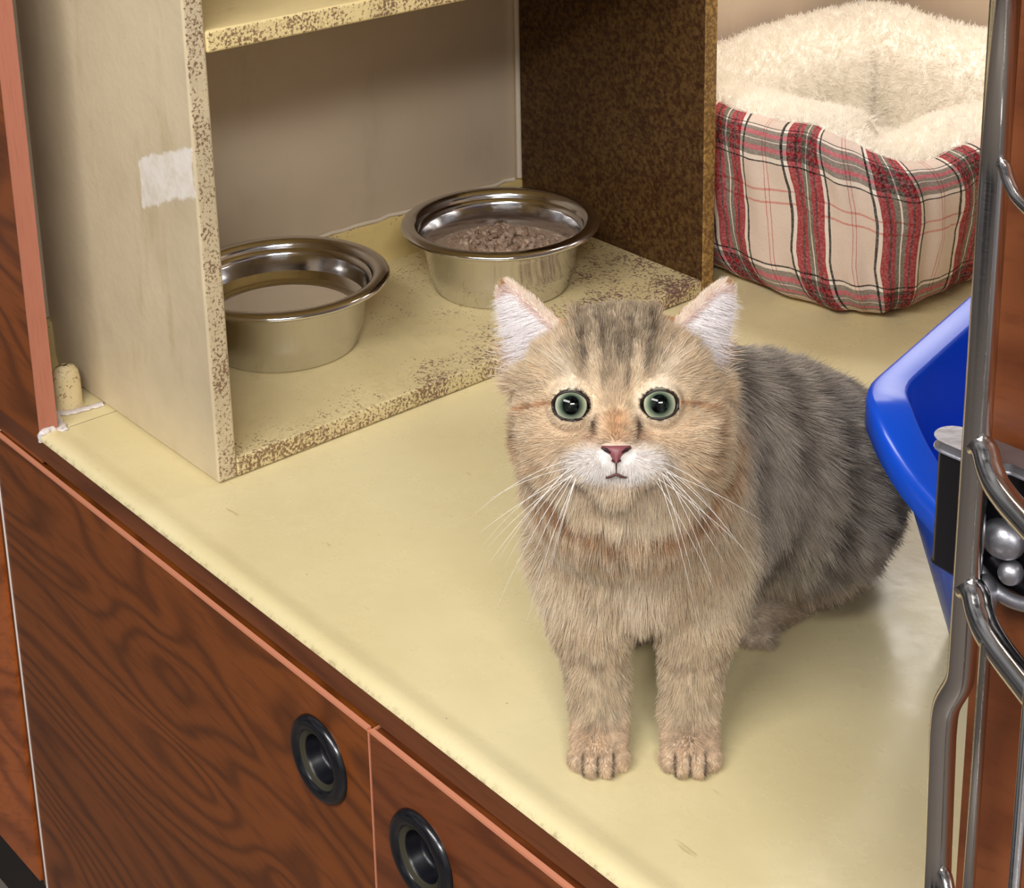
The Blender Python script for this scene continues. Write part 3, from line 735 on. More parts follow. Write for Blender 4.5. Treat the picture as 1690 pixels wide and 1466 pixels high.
def sdf_ear(Q, sx, base, tip):
    # Q in head frame; axis frame of the ear
    ax = norm(tip-base); L = np.linalg.norm(tip-base)
    op = norm(np.array([sx*0.52, -0.06, 0.85])); op = norm(op - ax*(op@ax)); sd = np.cross(ax, op)
    R_ = Q-base; t = R_@ax; u = R_@sd; v = R_@op
    k = np.clip(1-t/L, 0.0, 1.6)
    wdt = 0.0032 + 0.0180*k**0.85
    thk = 0.0022 + 0.0105*k
    outer = (np.sqrt((u/wdt)**2 + (v/thk)**2)-1)*np.minimum(thk, wdt)
    outer = smax(smax(outer, t-L, 0.002), -(t+0.007), 0.002)
    inner = (np.sqrt((u/(wdt-0.0022))**2 + ((v-0.0042-0.004*k)/(thk))**2)-1)*np.minimum(thk, wdt)
    inner = smax(inner, -(t+0.002), 0.003)
    return outer, inner
def sdf(P):
    Q = toh(P)
    # ---- head
    d = s_ell(Q, (0.0015, 0.004, -0.004), (0.0440, 0.0430, 0.0400))
    for sx in (-1, 1):
        d = smin(d, s_ell(Q, (0.0015+sx*0.0225, -0.0140, 0.0070), (0.0245, 0.0235, 0.0230)), 0.012)
        d = smin(d, s_ell(Q, (sx*0.0180, 0.0150, 0.0180), (0.0180, 0.0120, 0.0150)), 0.012)   # brow
    d = smin(d, s_cap(Q, (0, 0.006, 0.0285), (0, -0.0165, 0.0425), 0.0115, 0.0075), 0.009)        # bridge of the nose
    for sx in (-1, 1):
        d = smin(d, s_ell(Q, (sx*0.0098, -0.0265, 0.0375), (0.0130, 0.0095, 0.0115)), 0.004)
    d = smin(d, s_ell(Q, (0, -0.0335, 0.0310), (0.0120, 0.0075, 0.0100)), 0.005)                    # chin
    d = smin(d, s_ell(Q, (0, -0.0215, 0.0475), (0.0052, 0.0035, 0.0035)), 0.003)
    groove = s_cap(Q, (0, -0.0250, 0.0520), (0, -0.0330, 0.0465), 0.0012, 0.0016); d = smax(d, -groove, 0.002)
    for e in EYE:
        d = smin(d, np.linalg.norm(Q-np.array(e), axis=-1)-(ER+0.0009), 0.003)       # lids over the eyeball
    for e in EYE:
        cyl = (np.sqrt(((Q[..., 0]-e[0])/0.0084)**2 + ((Q[..., 1]-e[1]-0.0002)/0.0065)**2)-1)*0.0065
        cyl = np.maximum(cyl, e[2]+0.001-Q[..., 2]); d = np.maximum(d, -cyl)
    inn = None
    for sx, b_, t_ in EARS:
        o_, i_ = sdf_ear(Q, sx, b_, t_); d = smin(d, o_, 0.006); inn = i_ if inn is None else np.minimum(inn, i_)
    head = smax(d, -inn, 0.0015)
    # ---- neck, chest, trunk
    b = s_cap(P, (-0.010, 0.022, 0.180), (-0.002, 0.045, 0.120), 0.0440, 0.0490)
    b = smin(b, s_ell(P, (-0.0085, 0.004, 0.160), (0.0460, 0.0440, 0.0420)), 0.022)   # full throat ruff
    b = smin(b, s_ell(P, (0.001, 0.040, 0.112), (0.0470, 0.0470, 0.0520)), 0.02)
    b = smin(b, s_cap(P, (0.020, 0.072, 0.160), (0.075, 0.130, 0.105), 0.0430, 0.0500), 0.03)
    b = smin(b, s_cap(P, (0.010, 0.072, 0.110), (0.085, 0.145, 0.078), 0.0450, 0.0500), 0.03)
    b = smin(b, s_ell(P, (0.106, 0.163, 0.070), (0.0470, 0.0500, 0.0520)), 0.025)
    b = smin(b, s_ell(P, (0.096, 0.130, 0.060), (0.0400, 0.0380, 0.0390)), 0.02)                     # thigh
    b = smin(b, s_ell(P, (0.040, 0.175, 0.058), (0.0400, 0.0460, 0.0480)), 0.02)                     # far thigh
    d = smin(head, b, 0.020)
    # ---- front legs
    for sx, x0 in ((-1, -0.0240), (1, 0.0235)):
        l = s_cap(P, (x0*1.45, 0.036, 0.100), (x0*1.15, 0.020, 0.062), 0.0240, 0.0180)
        l = smin(l, s_cap(P, (x0*1.15, 0.020, 0.062), (x0, 0.006, 0.020), 0.0180, 0.0134), 0.008)
        l = smin(l, s_ell(P, (x0, -0.004, 0.0110), (0.0150, 0.0185, 0.0100)), 0.008)
        toes = None
        for tx, ty, tr_ in ((-0.0112, -0.0135, 0.0054), (-0.0042, -0.0185, 0.0060), (0.0042, -0.0185, 0.0060), (0.0112, -0.0135, 0.0054)):
            q = s_ell(P, (x0+tx, ty, tr_*0.98), (tr_*0.84, tr_*1.45, tr_)); toes = q if toes is None else np.minimum(toes, q)
        l = smin(l, toes, 0.0022)
        d = smin(d, l, 0.010)
    # ---- hind feet
    for (p, q) in (((0.098, 0.135, 0.016), (0.066, 0.103, 0.011)), ((0.000, 0.150, 0.016), (-0.012, 0.105, 0.011))):
        l = s_cap(P, p, q, 0.0145, 0.0105)
        q = np.array(q); dr = norm(q-np.array(p)); sd = np.array([dr[1], -dr[0], 0])
        toes = None
        for k, f_ in ((-1.5, 0.004), (-0.5, 0.010), (0.5, 0.010), (1.5, 0.004)):
            c_ = q + dr*f_ + sd*k*0.0068; c_[2] = 0.0062; e_ = s_ell(P, c_, (0.0052, 0.0070, 0.0060)); toes = e_ if toes is None else np.minimum(toes, e_)
        l = smin(l, toes, 0.002); d = smin(d, l, 0.008)
    # ---- tail curled on the worktop beyond the haunch
    tp = [(0.125, 0.185, 0.030), (0.110, 0.225, 0.017), (0.070, 0.245, 0.0145), (0.030, 0.240, 0.013), (-0.002, 0.222, 0.012)]
    for i in range(4): d = smin(d, s_cap(P, tp[i], tp[i+1], 0.0185-0.002*i, 0.0165-0.002*i), 0.010)
    return smax(d, -(P[..., 2]-0.0008), 0.001)

def surface_nets(fn, lo, hi, h):
    ax = [np.arange(lo[i], hi[i]+h, h) for i in range(3)]; n = [len(a_) for a_ in ax]
    F = np.empty(n, np.float32)
    Yg, Zg = np.meshgrid(ax[1], ax[2], indexing='ij')
    for i, x in enumerate(ax[0]):
        F[i] = fn(np.stack([np.full_like(Yg, x), Yg, Zg], -1))
    Sg = F < 0
    cs = [(dx, dy, dz) for dx in (0, 1) for dy in (0, 1) for dz in (0, 1)]
    sl = lambda A, c: A[c[0]:n[0]-1+c[0], c[1]:n[1]-1+c[1], c[2]:n[2]-1+c[2]]
    cnt = sum(sl(Sg, c).astype(np.int8) for c in cs); act = (cnt > 0) & (cnt < 8)
    ids = np.full(act.shape, -1, np.int64); I = np.argwhere(act); ids[act] = np.arange(len(I))
    acc = np.zeros((len(I), 3)); num = np.zeros(len(I))
    for a_ in cs:
        for k in range(3):
            if a_[k] == 0:
                b_ = list(a_); b_[k] = 1
                fa = F[I[:, 0]+a_[0], I[:, 1]+a_[1], I[:, 2]+a_[2]]; fb = F[I[:, 0]+b_[0], I[:, 1]+b_[1], I[:, 2]+b_[2]]
                m = (fa < 0) != (fb < 0); t = np.where(m, fa/np.where(m, fa-fb, 1), 0)
                p = np.tile(np.array(a_, float), (len(I), 1)); p[:, k] += t
                acc += p*m[:, None]; num += m
    V = (I + acc/num[:, None])*h + np.array(lo)
    Q = []
    for k in range(3):
        o = [np.s_[1:-1]]*3; a0 = [np.s_[1:-1]]*3
        A0 = [slice(1, n[i]-1) for i in range(3)]; A1 = [slice(1, n[i]-1) for i in range(3)]; A0[k] = slice(0, n[k]-1); A1[k] = slice(1, n[k])
        s0, s1 = Sg[tuple(A0)], Sg[tuple(A1)]; E_ = np.argwhere(s0 != s1); fl = s0[tuple(E_.T)]
        base = E_.copy(); 
        for i in range(3):
            if i != k: base[:, i] += 1
        i1, i2 = (k+1) % 3, (k+2) % 3
        def at(d1, d2): q = base.copy(); q[:, i1] += d1; q[:, i2] += d2; return ids[tuple(q.T)]
        q = np.stack([at(-1, -1), at(0, -1), at(0, 0), at(-1, 0)], 1); q[~fl] = q[~fl][:, ::-1]; Q.append(q)
    Q = np.concatenate(Q); Q = Q[(Q >= 0).all(1)]
    return V, Q
CV, CQ = surface_nets(sdf, (-0.085, -0.075, -0.004), (0.178, 0.265, 0.292), 0.0016)
def grad(P, h=0.0008):
    g = np.stack([sdf(P+np.eye(3)[i]*h)-sdf(P-np.eye(3)[i]*h) for i in range(3)], -1); return norm(g)

# ---- coat colour as a function of the place on the body
def L3(*c): return np.array(srgb(*c))
def bl(a, b, f): f = np.clip(f, 0, 1)[:, None]; return a*(1-f)+b*f
def sstep(x, a, b): t = np.clip((x-a)/(b-a), 0, 1); return t*t*(3-2*t)
def gauss(x, c, s): return np.exp(-((x-c)/s)**2)
K_ = 0.0000+1/3420.0     # metres per photograph-sized face unit
def coat(P):
    """P in cat frame -> linear colour"""
    Q = toh(P); D_ = 0.87; persp = 1/(1-Q[:, 2]/D_)
    U = Q[:, 0]/K_*persp*1.0+0; V = Q[:, 1]/K_*persp
    n1 = hnoise(P, 260, 1); n2 = hnoise(P, 90, 2); n3 = hnoise(P, 600, 3)
    N_ = len(P)
    tan, gold, dark, grey, pale, white = L3(206, 182, 148), L3(190, 146, 92), L3(112, 90, 66), L3(140, 128, 112), L3(238, 222, 196), L3(246, 240, 236)
    # body: silvery brown ticking with soft darker bands
    a_, b_, z = P[:, 0], P[:, 1], P[:, 2]
    body = bl(L3(190, 181, 168)[None].repeat(N_, 0), L3(124, 114, 104), 0.55*n1+0.35*n2)
    s_ = a_*0.62 + b_*0.55 - z*0.10
    bands = 0.5+0.5*np.sin((s_ + 0.010*(n2-0.5))*2*math.pi/0.034)
    body = bl(body, L3(74, 64, 56), sstep(bands, 0.50, 0.95)*(0.30+0.40*n2))
    low = sstep(z, 0.055, 0.015); body = bl(body, L3(176, 152, 122), low*0.5)
    # chest and legs: warm tan
    ch = np.clip(sstep(b_ + a_*0.25, 0.050, 0.022) + 0*z, 0, 1)
    chest = bl(L3(226, 210, 182)[None].repeat(N_, 0), L3(182, 158, 124), 0.6*n2+0.25*n1)
    col = bl(body, chest, ch)
    # necklace rings on the throat and chest
    rr_ = z + 0.9*np.abs(a_+0.005)**1.0*0.35 - 0.25*b_
    for zc, w, k in ((0.150, 0.0060, 1.0), (0.133, 0.0045, 0.85), (0.096, 0.005, 0.35)):
        rz = z - (zc + 3.2*(a_+0.004)**2 *3 + 0.006*(n2-0.5)); col = bl(col, L3(140, 98, 56), gauss(rz, 0, w)*k*ch*(0.5+0.5*sstep(np.abs(a_+0.004), 0.004, 0.014)))
    mid = gauss(a_, -0.002, 0.014)*sstep(z, 0.14, 0.11)*sstep(z, 0.05, 0.075)*ch; col = bl(col, L3(240, 222, 196), mid*0.9)
    # dark edge of the shoulders
    # legs
    leg = sstep(z, 0.085, 0.060)*sstep(b_, 0.05, 0.035)*(np.abs(a_) < 0.055)
    lc = bl(L3(198, 180, 150)[None].repeat(N_, 0), L3(150, 130, 102), 0.7*n1)
    lb_ = 0.5+0.5*np.sin((z + 0.004*(n2-.5) - 0.15*np.abs(a_))*2*math.pi/0.015); lc = bl(lc, L3(132, 106, 80), sstep(lb_, 0.5, 1)*sstep(z, 0.030, 0.055)*0.55)
    lc = bl(lc, L3(186, 158, 128), sstep(z, 0.026, 0.016)*0.6)
    ptop = sstep(z, 0.026, 0.020)*sstep(z, 0.010, 0.016)*sstep(b_, 0.004, -0.006); lc = bl(lc, L3(140, 112, 84), ptop*0.55*gauss(np.abs(a_), 0.0255, 0.009))
    col = bl(col, lc, leg)
    # ---- head
    hd = sstep(Q[:, 2] + 0.55*Q[:, 1], -0.030, -0.012)*sstep(V, -165, -120)
    H = bl(L3(228, 207, 174)[None].repeat(N_, 0), L3(164, 136, 98), 0.55*n1+0.20*n3+0.15*n2)
    aU = np.abs(U)
    top = sstep(V, 18, 90)*sstep(aU, 95, 60)
    H = bl(H, bl(L3(168, 150, 122)[None].repeat(N_, 0), L3(98, 80, 58), 0.6*n1+0.5*n3), top*0.85)
    H = bl(H, L3(180, 138, 84), sstep(V, 95, 140)*sstep(aU, 60, 100)*0.75)          # golden in front of the ears
    # forehead stripes
    for uc, w, k, v0, v1, tilt in ((-52, 7, .75, 45, 150, -.10), (-22, 5, .7, 28, 150, -.05), (22, 5, .7, 28, 150, .05), (52, 7, .75, 45, 150, .10), (0, 9, .30, 20, 150, 0), (-80, 6, .3, 70, 140, -.2), (80, 6, .3, 70, 140, .2)):
        q = U - uc - (V-60)*tilt + 10*(n2-.5); H = bl(H, L3(78, 60, 42), gauss(q, 0, w*0.85)*k*1.15*sstep(V, v0-12, v0+8)*sstep(V, v1+10, v1-30)*(0.6+0.5*n1))
    for sx in (-1, 1):
        # pale tear shaped mark over each brow, pale brow streak
        H = bl(H, L3(242, 220, 186), gauss(U-sx*36, 0, 10)*gauss(V, 50, 28)*1.25)
        H = bl(H, L3(246, 232, 208), gauss(U-sx*(78+(V-40)*0.35), 0, 17)*gauss(V, 52, 24)*0.75)
        H = bl(H, pale, gauss(aU, 72, 40)*gauss(V, 32, 12)*(U*sx > 0)*0.6)
        H = bl(H, L3(240, 216, 184), gauss(U-sx*38, 0, 9)*gauss(V, -4, 20)*0.8)       # beside the inner corner
        H = bl(H, L3(236, 210, 176), gauss(U-sx*92, 0, 46)*gauss(V, -42, 16)*0.75)    # under the eye
        # line from the outer corner down the cheek
        t_ = np.clip((U*sx-100)/70, 0, 1); vc = 4 - 18*t_**2
        H = bl(H, L3(150, 104, 60), gauss(V-vc, 0, 5)*sstep(U*sx, 92, 104)*sstep(U*sx, 172, 156)*0.85)
        q = U*sx - (163 + 6*np.sin((V+60)/40)); H = bl(H, L3(140, 104, 66), gauss(q, 0, 8)*sstep(V, -110, -80)*sstep(V, 0, -25)*0.75)
        q = V - (-92 - 0.35*(U*sx-110)); H = bl(H, L3(158, 122, 82), gauss(q, 0, 7)*sstep(U*sx, 100, 120)*sstep(U*sx, 190, 170)*0.5)
        # tear stain
        H = bl(H, L3(58, 38, 28), gauss(U-sx*(36+0.10*(V+35)), 0, 6.5)*gauss(V, -33, 20)*1.0)
        H = bl(H, L3(150, 98, 60), gauss(U-sx*42, 0, 12)*gauss(V, -56, 12)*0.6)
    H = bl(H, L3(176, 134, 88), gauss(U, 0, 24)*sstep(V, 0, -20)*sstep(V, -72, -58)*0.9)
    H = bl(H, L3(140, 112, 82), gauss(U, 0, 14)*gauss(V, -62, 12)*0.7)
    # white muzzle and chin
    mz = np.maximum(gauss((aU-34)/1.0, 0, 40)*gauss(V, -94, 20), gauss(U, 0, 46)*gauss(V, -118, 17))
    H = bl(H, white, np.clip(mz*2.3, 0, 1)*0.97)
    for k, vv in enumerate((-84, -93, -101)):
        st = gauss(V-(vv - 0.16*(aU-40)), 0, 2.2)*sstep(aU, 34, 44)*sstep(aU, 92, 78); H = bl(H, L3(140, 116, 96), st*0.7*(0.5+0.5*np.sin(aU*0.7)))
    H = bl(H, L3(70, 40, 36), gauss(V, -112, 2.6)*sstep(aU, 14, 8)*0.8)
    thr = sstep(V, -118, -136); H = bl(H, L3(222, 200, 172), thr)
    col = bl(col, H, hd)
    # ears
    for sx, b0, t0 in EARS:
        ax = norm(t0-b0); Ln = np.linalg.norm(t0-b0); op = norm(np.array([sx*0.52, -0.06, 0.85])); op = norm(op-ax*(op@ax)); sd = np.cross(ax, op)
        R_ = Q-b0; t = R_@ax; v = R_@op; u = R_@sd; k = np.clip(1-t/Ln, 0, 1.6); wdt = 0.0032+0.0180*k**.85
        e = (t > 0.002)*(np.abs(u) < wdt+0.004)*(np.abs(v) < 0.016)*(sx*Q[:, 0] > 0.018)
        ins = e*(np.abs(u) < wdt-0.001)*(v > -0.004+0.004*k)*(t < Ln-0.002)
        col = bl(col, L3(178, 136, 84), e*sstep(t, 0.002, 0.010)*1.0*(v < 0.004))
        col = bl(col, L3(236, 212, 202), ins*1.0)
        col = bl(col, L3(246, 224, 204), e*(np.abs(np.abs(u)-wdt) < 0.0016)*(v > -0.002)*1.0)
    # eyelids
    for i, e in enumerate(EYE):
        q = np.sqrt(((Q[:, 0]-e[0])/0.0094)**2 + ((Q[:, 1]-e[1])/0.0075)**2); col = bl(col, L3(34, 24, 20), (q < 1.0)*(Q[:, 2] > 0.02)*1.0)
    # shade in the creases between the front toes, put into the coat colour
    for x0 in (-0.0240, 0.0235):
        for k in (-0.0077, 0.0, 0.0077):
            q = np.abs(a_-x0-k - 0.15*k*0); col = bl(col, L3(58, 42, 32), gauss(q, 0, 0.0008)*sstep(b_, -0.010, -0.014)*sstep(z, 0.016, 0.012)*0.9)
    lum = col@np.array([.3, .55, .15]); col = col*0.80 + lum[:, None]*0.20*np.array([1.04, 1.0, 0.96]); col = col*(0.78+0.44*hnoise(P, 700, 12)[:, None])
    col = np.clip(col, 0, 1)
    lum = (col@np.array([.3, .6, .1]))[:, None]; k = 1.85/(1+np.maximum(lum*1.85-0.50, 0)*0.80)
    return np.clip(col*k, 0, 0.94)

me = bpy.data.meshes.new('cat'); me.from_pydata(cw(CV).tolist(), [], CQ.tolist()); me.update()
ca_ = me.attributes.new('tint', 'FLOAT_COLOR', 'POINT'); c4 = np.ones((len(CV), 4), np.float32); c4[:, :3] = coat(CV)*0.8; ca_.data.foreach_set('color', c4.ravel())
t = NT('cat_skin'); a_ = t.n('ShaderNodeAttribute'); a_.attribute_name = 'tint'; t.set(Base_Color=a_.outputs[0], Roughness=0.8); t.b.inputs['Specular IOR Level'].default_value = 0.1
cat = link_mesh('cat', me, t.m, None, True)
tag(cat, 'golden tan short-haired cat with round face and green eyes sitting on the cream worktop', 'cat')

# ---- fur
TR = np.concatenate([CQ[:, [0, 1, 2]], CQ[:, [0, 2, 3]]])
def fur_field(P, Nn):
    """cat frame: comb direction and length"""
    Q = toh(P); N_ = len(P); U = Q[:, 0]/K_; V = Q[:, 1]/K_; a_, b_, z = P.T
    spine = norm(np.array([0.55, 0.62, -0.45])); back = np.tile(spine, (N_, 1)); down = np.array([0, 0, -1.0])
    comb = back*0.8 + down*0.35
    ch = sstep(b_ - a_*0.35, 0.060, 0.025)[:, None]
    comb = comb*(1-ch) + ch*(np.array([0, -0.25, -1.0]) + np.stack([a_*4, 0*a_, 0*a_], 1))
    leg = (sstep(z, 0.085, 0.055)*sstep(b_, 0.05, 0.03))[:, None]; comb = comb*(1-leg) + leg*down
    L = 0.0135 + 0*z
    L = L*(1-leg[:, 0]) + leg[:, 0]*0.0062
    L = np.where((z > 0.085) & (z < 0.175) & (b_ < 0.03), 0.0130, L)
    L = np.where((z < 0.022) & (b_ < 0.02), 0.0026, L)
    L = np.where((z < 0.030) & (b_ > 0.03), 0.0050, L)
    hd = sstep(Q[:, 2] + 0.55*Q[:, 1], -0.034, -0.016)*sstep(V, -150, -115)
    n0 = np.array([0, -0.018, 0.052]); rad = norm(Q-n0) + np.array([0, 0.0, -0.35])
    rad = rad + np.stack([0*U, np.where(np.abs(U) < 70, 0.4, 0.0)*sstep(V, -20, 20), 0*U], 1)
    hcomb = rad[:, 0:1]*hr + rad[:, 1:2]*hu + rad[:, 2:3]*hf
    comb = comb*(1-hd[:, None]) + hd[:, None]*hcomb
    dn = np.linalg.norm(Q-n0, axis=1)
    Lh = 0.0016 + 0.0085*sstep(dn, 0.012, 0.080) 
    Lh = np.where((np.abs(U) < 60) & (V > -10), 0.0050, Lh)
    for e in EYE:
        de = np.sqrt(((Q[:, 0]-e[0])/1.25)**2+(Q[:, 1]-e[1])**2); Lh = Lh*sstep(de, 0.0078, 0.018)+0.0010
    L = L*(1-hd)+hd*Lh
    for sx, b0, t0 in EARS:
        ax = norm(t0-b0); Ln = np.linalg.norm(t0-b0); R_ = Q-b0; t = R_@ax; e = (t > 0.004)*(sx*Q[:, 0] > 0.020)*(Q[:, 1] > 0.028)
        axc = ax[0]*hr+ax[1]*hu+ax[2]*hf
        comb = np.where(e[:, None] > 0, axc, comb); L = np.where(e > 0, 0.0034, L)
    comb = comb - Nn*np.sum(comb*Nn, 1, keepdims=True); comb = norm(comb)
    return comb, L
def make_fur(name, N, seed_w=None, lscale=1.0, lift=0.42, rad=0.00011, keep=None, K=5):
    idx, w = sample_mesh(CV, TR, N, seed_w); P = np.einsum('nk,nkd->nd', w, CV[TR[idx]])
    Nn = grad(P)
    if keep is not None: m = keep(P, Nn); P, Nn = P[m], Nn[m]
    N = len(P); comb, L = fur_field(P, Nn)
    cl = np.stack([hnoise(P, 210, s) for s in (1, 2, 3)], 1)-0.5; jit = rng.normal(0, 1, (N, 3))
    cl = cl - Nn*np.sum(cl*Nn, 1, keepdims=True)*0.5
    lf = lift*(0.75+0.5*rng.random(N))[:, None]
    d = norm(comb*(1-lf) + Nn*lf + cl*0.55 + jit*0.07)
    L = L*lscale*(0.65+0.5*rng.random(N))
    shift = d*(L*0.35)[:, None]; col = coat(P + shift*(1-0.75*sstep(toh(P)[:, 1], 0.026, 0.032)[:, None]))
    Q = np.zeros((N, K, 3)); bend = comb*0.35 + np.array([0, 0, -0.12])
    for k in range(K):
        s_ = k/(K-1); Q[:, k] = P - Nn*0.0004 + L[:, None]*(d*s_ + bend*s_*s_*0.5)
    Q[..., 2] = np.maximum(Q[..., 2], 0.0009)
    vw = sstep(col.mean(1), 0.45, 0.75)[:, None]; tone = (0.62+0.56*rng.random((N, 1)))*(1-vw) + vw*(0.92+0.12*rng.random((N, 1))); lite = rng.random((N, 1)) < 0.12
    tone = tone*(0.64+0.72*(hnoise(P, 420, 9)[:, None]*(1-vw)+0.5*vw))*(0.85+0.3*(hnoise(P, 150, 8)[:, None]*(1-vw)+0.5*vw)); base = np.clip(col*tone, 0, 0.93); tipc = np.clip(base*(1-0.0) + np.where(lite, 0.22, 0.02), 0, 0.93)
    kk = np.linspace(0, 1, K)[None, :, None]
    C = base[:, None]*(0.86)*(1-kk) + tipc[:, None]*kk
    R_ = rad*np.array([1, 1, 0.9, 0.65, 0.15])[None]*(0.8+0.4*rng.random((N, 1)))
    return P, Nn, cw(Q), C, R_
wgt = np.ones(len(CV)); hq = toh(CV); wgt[(hq[:, 2] > -0.01) & (hq[:, 1] > -0.05)] = 3.2
wgt[(CV[:, 2] < 0.03) & (CV[:, 1] < 0.03)] = 2.5; wgt[CV[:, 1] > 0.20] = 0.4
def keep_fur(P, Nn):
    Q = toh(P); k = P[:, 2] > 0.0022
    for e in EYE: k &= ~((((Q[:, 0]-e[0])/0.0090)**2+((Q[:, 1]-e[1])/0.0070)**2 < 1) & (Q[:, 2] > 0.02))
    k &= ~((np.abs(Q[:, 0]) < 0.0058) & (np.abs(Q[:, 1]+0.0212) < 0.0040) & (Q[:, 2] > 0.042))
    return k
M_FUR = m_hair('fur', 0.30, 0.45, 0.05)
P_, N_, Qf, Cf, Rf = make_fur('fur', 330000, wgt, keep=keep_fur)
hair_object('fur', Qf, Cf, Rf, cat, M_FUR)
# ---- long white hair inside the ears
EQ, EC, ERr = [], [], []
for sx, b0, t0 in EARS:
    ax = norm(t0-b0); Ln = np.linalg.norm(t0-b0); op = norm(np.array([sx*0.52, -0.06, 0.85])); op = norm(op-ax*(op@ax)); sd = np.cross(ax, op)
    inner_side = -1 if (sd[0]*sx) > 0 else 1       # side of the ear nearest the crown
    N = 2600; t = (rng.random(N)**1.2)*0.82; k = 1-t; wd = 0.0032+0.018*k**.85
    us = inner_side*(0.95-0.9*rng.random(N)**1.3)*wd
    root = b0 + ax*(t*Ln)[:, None] + sd*us[:, None] + op*(0.0005*np.ones(N)+0.001*k)[:, None]
    dirn = norm(-inner_side*sd*0.9 + op*0.38 + ax*0.10 + rng.normal(0, .16, (N, 3)))
    Ls = (0.009+0.016*rng.random(N))*(0.35+0.65*k)
    Qk = np.stack([root + (dirn*s_ + np.array([0, -0.22, 0.0])*s_*s_ + ax*0.25*s_*s_)*Ls[:, None] for s_ in np.linspace(0, 1, 6)], 1)
    EQ.append(hw_(Qk)); EC.append(np.array(srgb(252, 248, 248))*(0.9+0.15*rng.random((N, 1)))); ERr.append(np.full((N, 6), 0.00011)*np.array([1, 1, 1, .9, .6, .2]))
tag(hair_object('ear_hair', np.concatenate(EQ), np.concatenate(EC), np.concatenate(ERr), cat, m_hair('white_hair', 0.4, 0.4, 0.05)), 'long white hair inside the ears')
# ---- eyes
M_EYEW = None
for i, e in enumerate(EYE):
    c = np.array(e); bm = bmesh.new()
    t = NT('green_iris'); 
    tc = t.n('ShaderNodeAttribute'); tc.attribute_name = 'rad'
    rr_ = tc.outputs['Fac']
    iris = t.ramp(rr_, [(0.0, (0.0005, 0.0005, 0.0005)), (0.52, (0.0005, 0.0005, 0.0005)), (0.56, srgb(50, 64, 54)), (0.68, srgb(106, 116, 96)), (0.80, srgb(152, 158, 134)), (0.89, srgb(188, 190, 164)), (0.93, srgb(40, 30, 26)), (1.0, srgb(20, 14, 12))])
    iris = t.mix(0.22, iris, srgb(150, 146, 120)) if False else iris
    iris = t.mix(t.step(t.noise(420, None, 3), .45, .7, 0, .35), iris, t.mix(0.5, iris, srgb(84, 98, 86)))
    t.set(Base_Color=iris, Roughness=0.03); t.b.inputs['IOR'].default_value = 1.38
    nseg = 48; rows = []; rads = []
    for j in range(45):
        ph = j/44*math.pi*0.60
        rows.append([hw_(c + ER*np.array([math.sin(ph)*math.cos(a2), math.sin(ph)*math.sin(a2), math.cos(ph)])) for a2 in [k*2*math.pi/nseg for k in range(nseg)]])
        rads.append(math.sin(ph)*ER)
    V = grid_mesh(bm, rows, False, True); bmesh.ops.pointmerge(bm, verts=V[0], merge_co=tuple(hw_(c+np.array([0, 0, ER]))))
    o = obj('eye', bm, t.m, cat, True)
    me_ = o.data; at = me_.attributes.new('rad', 'FLOAT', 'POINT'); vals = []
    for v in me_.vertices:
        q = np.array(v.co) - hw_(c); x_, y_ = q@HR, q@HU
        rp = math.sqrt(x_*x_ + y_*y_); rI = 0.0080
        # pupil a little taller than wide
        rx = math.sqrt((x_*1.25)**2+(y_*0.92)**2) if rp < 0.0046 else rp
        vals.append(min(1.0, (rx if rp < 0.0030 else rp*min(1, (rp-0.003)/0.0016)+rx*(1-min(1, (rp-0.003)/0.0016)))/rI))
    at.data.foreach_set('value', vals)
    # dark lid rim lying on the eyeball
    bm = bmesh.new(); pts = []; sx = -1 if i == 0 else 1
    for k in range(49):
        a2 = k*2*math.pi/48; x_ = 0.0086*math.cos(a2); y_ = (0.0064 if math.sin(a2) > 0 else 0.0068)*math.sin(a2)
        if x_*sx < 0: y_ -= 0.0016*(abs(x_)/0.0085)**2; x_ *= 1.06
        zz = math.sqrt(max(ER*ER-x_*x_-y_*y_, 1e-7)); pts.append(hw_(c+np.array([x_, y_, zz+0.0003])))
    tube(bm, pts, 0.0006, 8, False); obj('eyelid_rim', bm, m_plain('dark_lid', srgb(38, 26, 22), 0.35), cat, True)
# ---- nose leather
bm = bmesh.new(); rows = []
nz = [(0.0068, -0.0186), (0.0062, -0.0200), (0.0043, -0.0222), (0.0018, -0.0246), (0.0006, -0.0262)]
for hw, y in nz:
    zc = 0.0515 - 0.10*abs(y+0.0205) - (0.0006 if y > -0.019 else 0)
    rows.append([hw_(np.array([u*hw, y, zc - 0.0030*abs(u)**2.2 + 0.0004])) for u in np.linspace(-1, 1, 13)])
rows.insert(0, [hw_(np.array([u*0.0045, -0.0176, 0.0490 - 0.004*abs(u)**2])) for u in np.linspace(-1, 1, 13)])
grid_mesh(bm, rows); no = obj('nose', bm, m_plain('pink_nose_leather', srgb(132, 76, 80), 0.42, 0, 0.4, (900, 0.3, 0.0004)), cat, True)
so = no.modifiers.new('thick', 'SOLIDIFY'); so.thickness = 0.003; so.offset = -1
bm = bmesh.new()
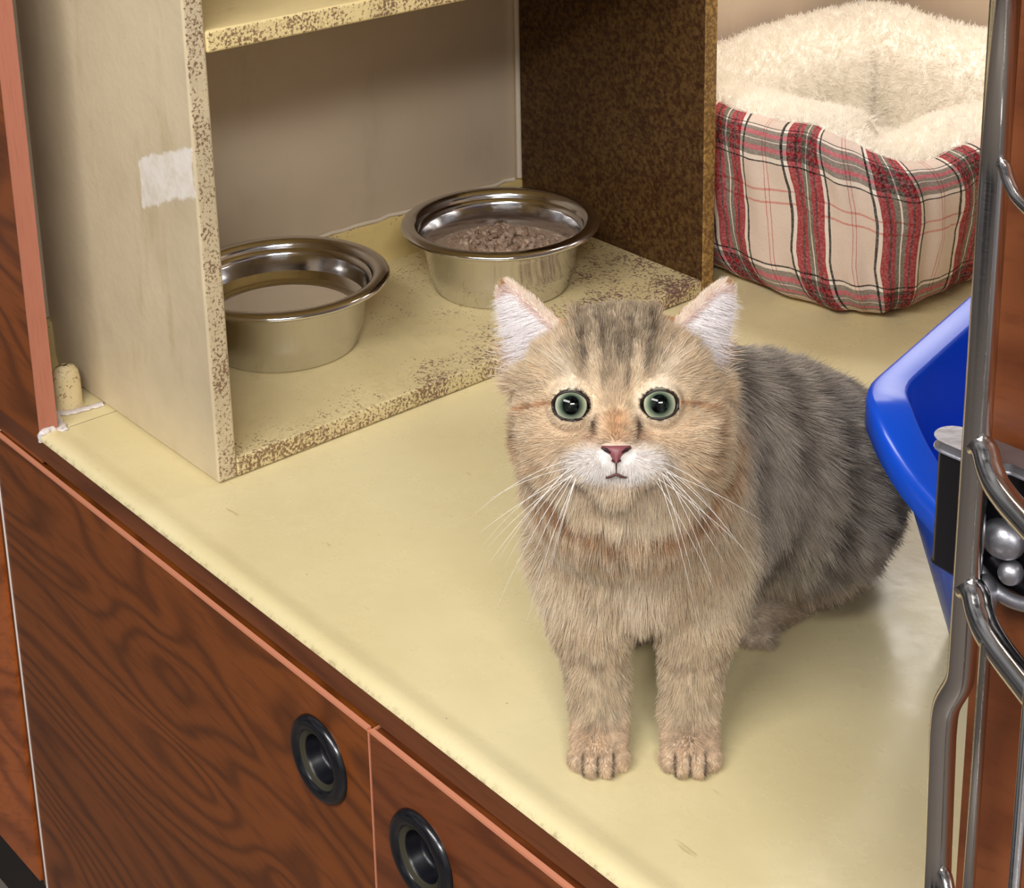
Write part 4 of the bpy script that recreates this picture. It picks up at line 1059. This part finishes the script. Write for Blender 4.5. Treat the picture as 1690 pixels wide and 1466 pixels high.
for sx in (-1, 1):
    tube(bm, [hw_(np.array([sx*0.0026, -0.0214, 0.0512])), hw_(np.array([sx*0.0044, -0.0203, 0.0502])), hw_(np.array([sx*0.0066, -0.0192, 0.0480]))], [0.0004, 0.0010, 0.0006], 8)
tag(obj('nostrils', bm, m_plain('dark_nostril', srgb(50, 24, 26), 0.5), cat, True), 'dark nostril slits')
bm = bmesh.new()
tube(bm, catmull([hw_(np.array(p)) for p in ((-0.0048, -0.0328, 0.0462), (-0.0025, -0.0322, 0.0480), (0, -0.0312, 0.0484), (0.0025, -0.0322, 0.0480), (0.0048, -0.0328, 0.0462))]), 0.0006, 8)
tube(bm, [hw_(np.array((0, -0.0255, 0.0500))), hw_(np.array((0, -0.0312, 0.0486)))], 0.0004, 8)
tag(obj('mouth', bm, m_plain('dark_mouth_line', srgb(84, 50, 46), 0.5), cat, True), 'dark mouth line')
# ---- whiskers
WQ = []
for sx in (-1, 1):
    for k in range(13):
        r0 = np.array([sx*(0.0125+0.0090*rng.random()), -0.0240-0.0075*rng.random(), 0.0430]); an = math.radians(-8 - 62*(k/12) + rng.normal(0, 4)); Lw = 0.036+0.020*rng.random()
        dr = np.array([sx*math.cos(an), math.sin(an), 0.25]); Lw *= 1.0
        WQ.append([hw_(r0 + dr*Lw*s_ + np.array([0, -0.014, -0.010])*s_*s_*(0.6+0.8*(k % 3)/2)) for s_ in np.linspace(0, 1, 7)])
    for k in range(4):
        r0 = np.array([sx*0.017, 0.0130, 0.033]); dr = np.array([sx*(0.35+0.2*k), 1.0, 0.15]); dr = dr/np.linalg.norm(dr)
        WQ.append([hw_(r0 + np.array([sx*0.001*k, 0, 0]) + dr*0.022*s_ + np.array([sx*0.006, 0, 0.0])*s_*s_) for s_ in np.linspace(0, 1, 7)])
WQ = np.array(WQ); nW = len(WQ)
tag(hair_object('whiskers', WQ, np.tile(np.array([[0.95, 0.93, 0.90]]), (nW, 1)), np.tile(0.00012*np.array([1, 1, .95, .85, .7, .5, .2]), (nW, 1)), cat, m_hair('whisker', 0.3, 0.3, 0.1)), 'long white whiskers')
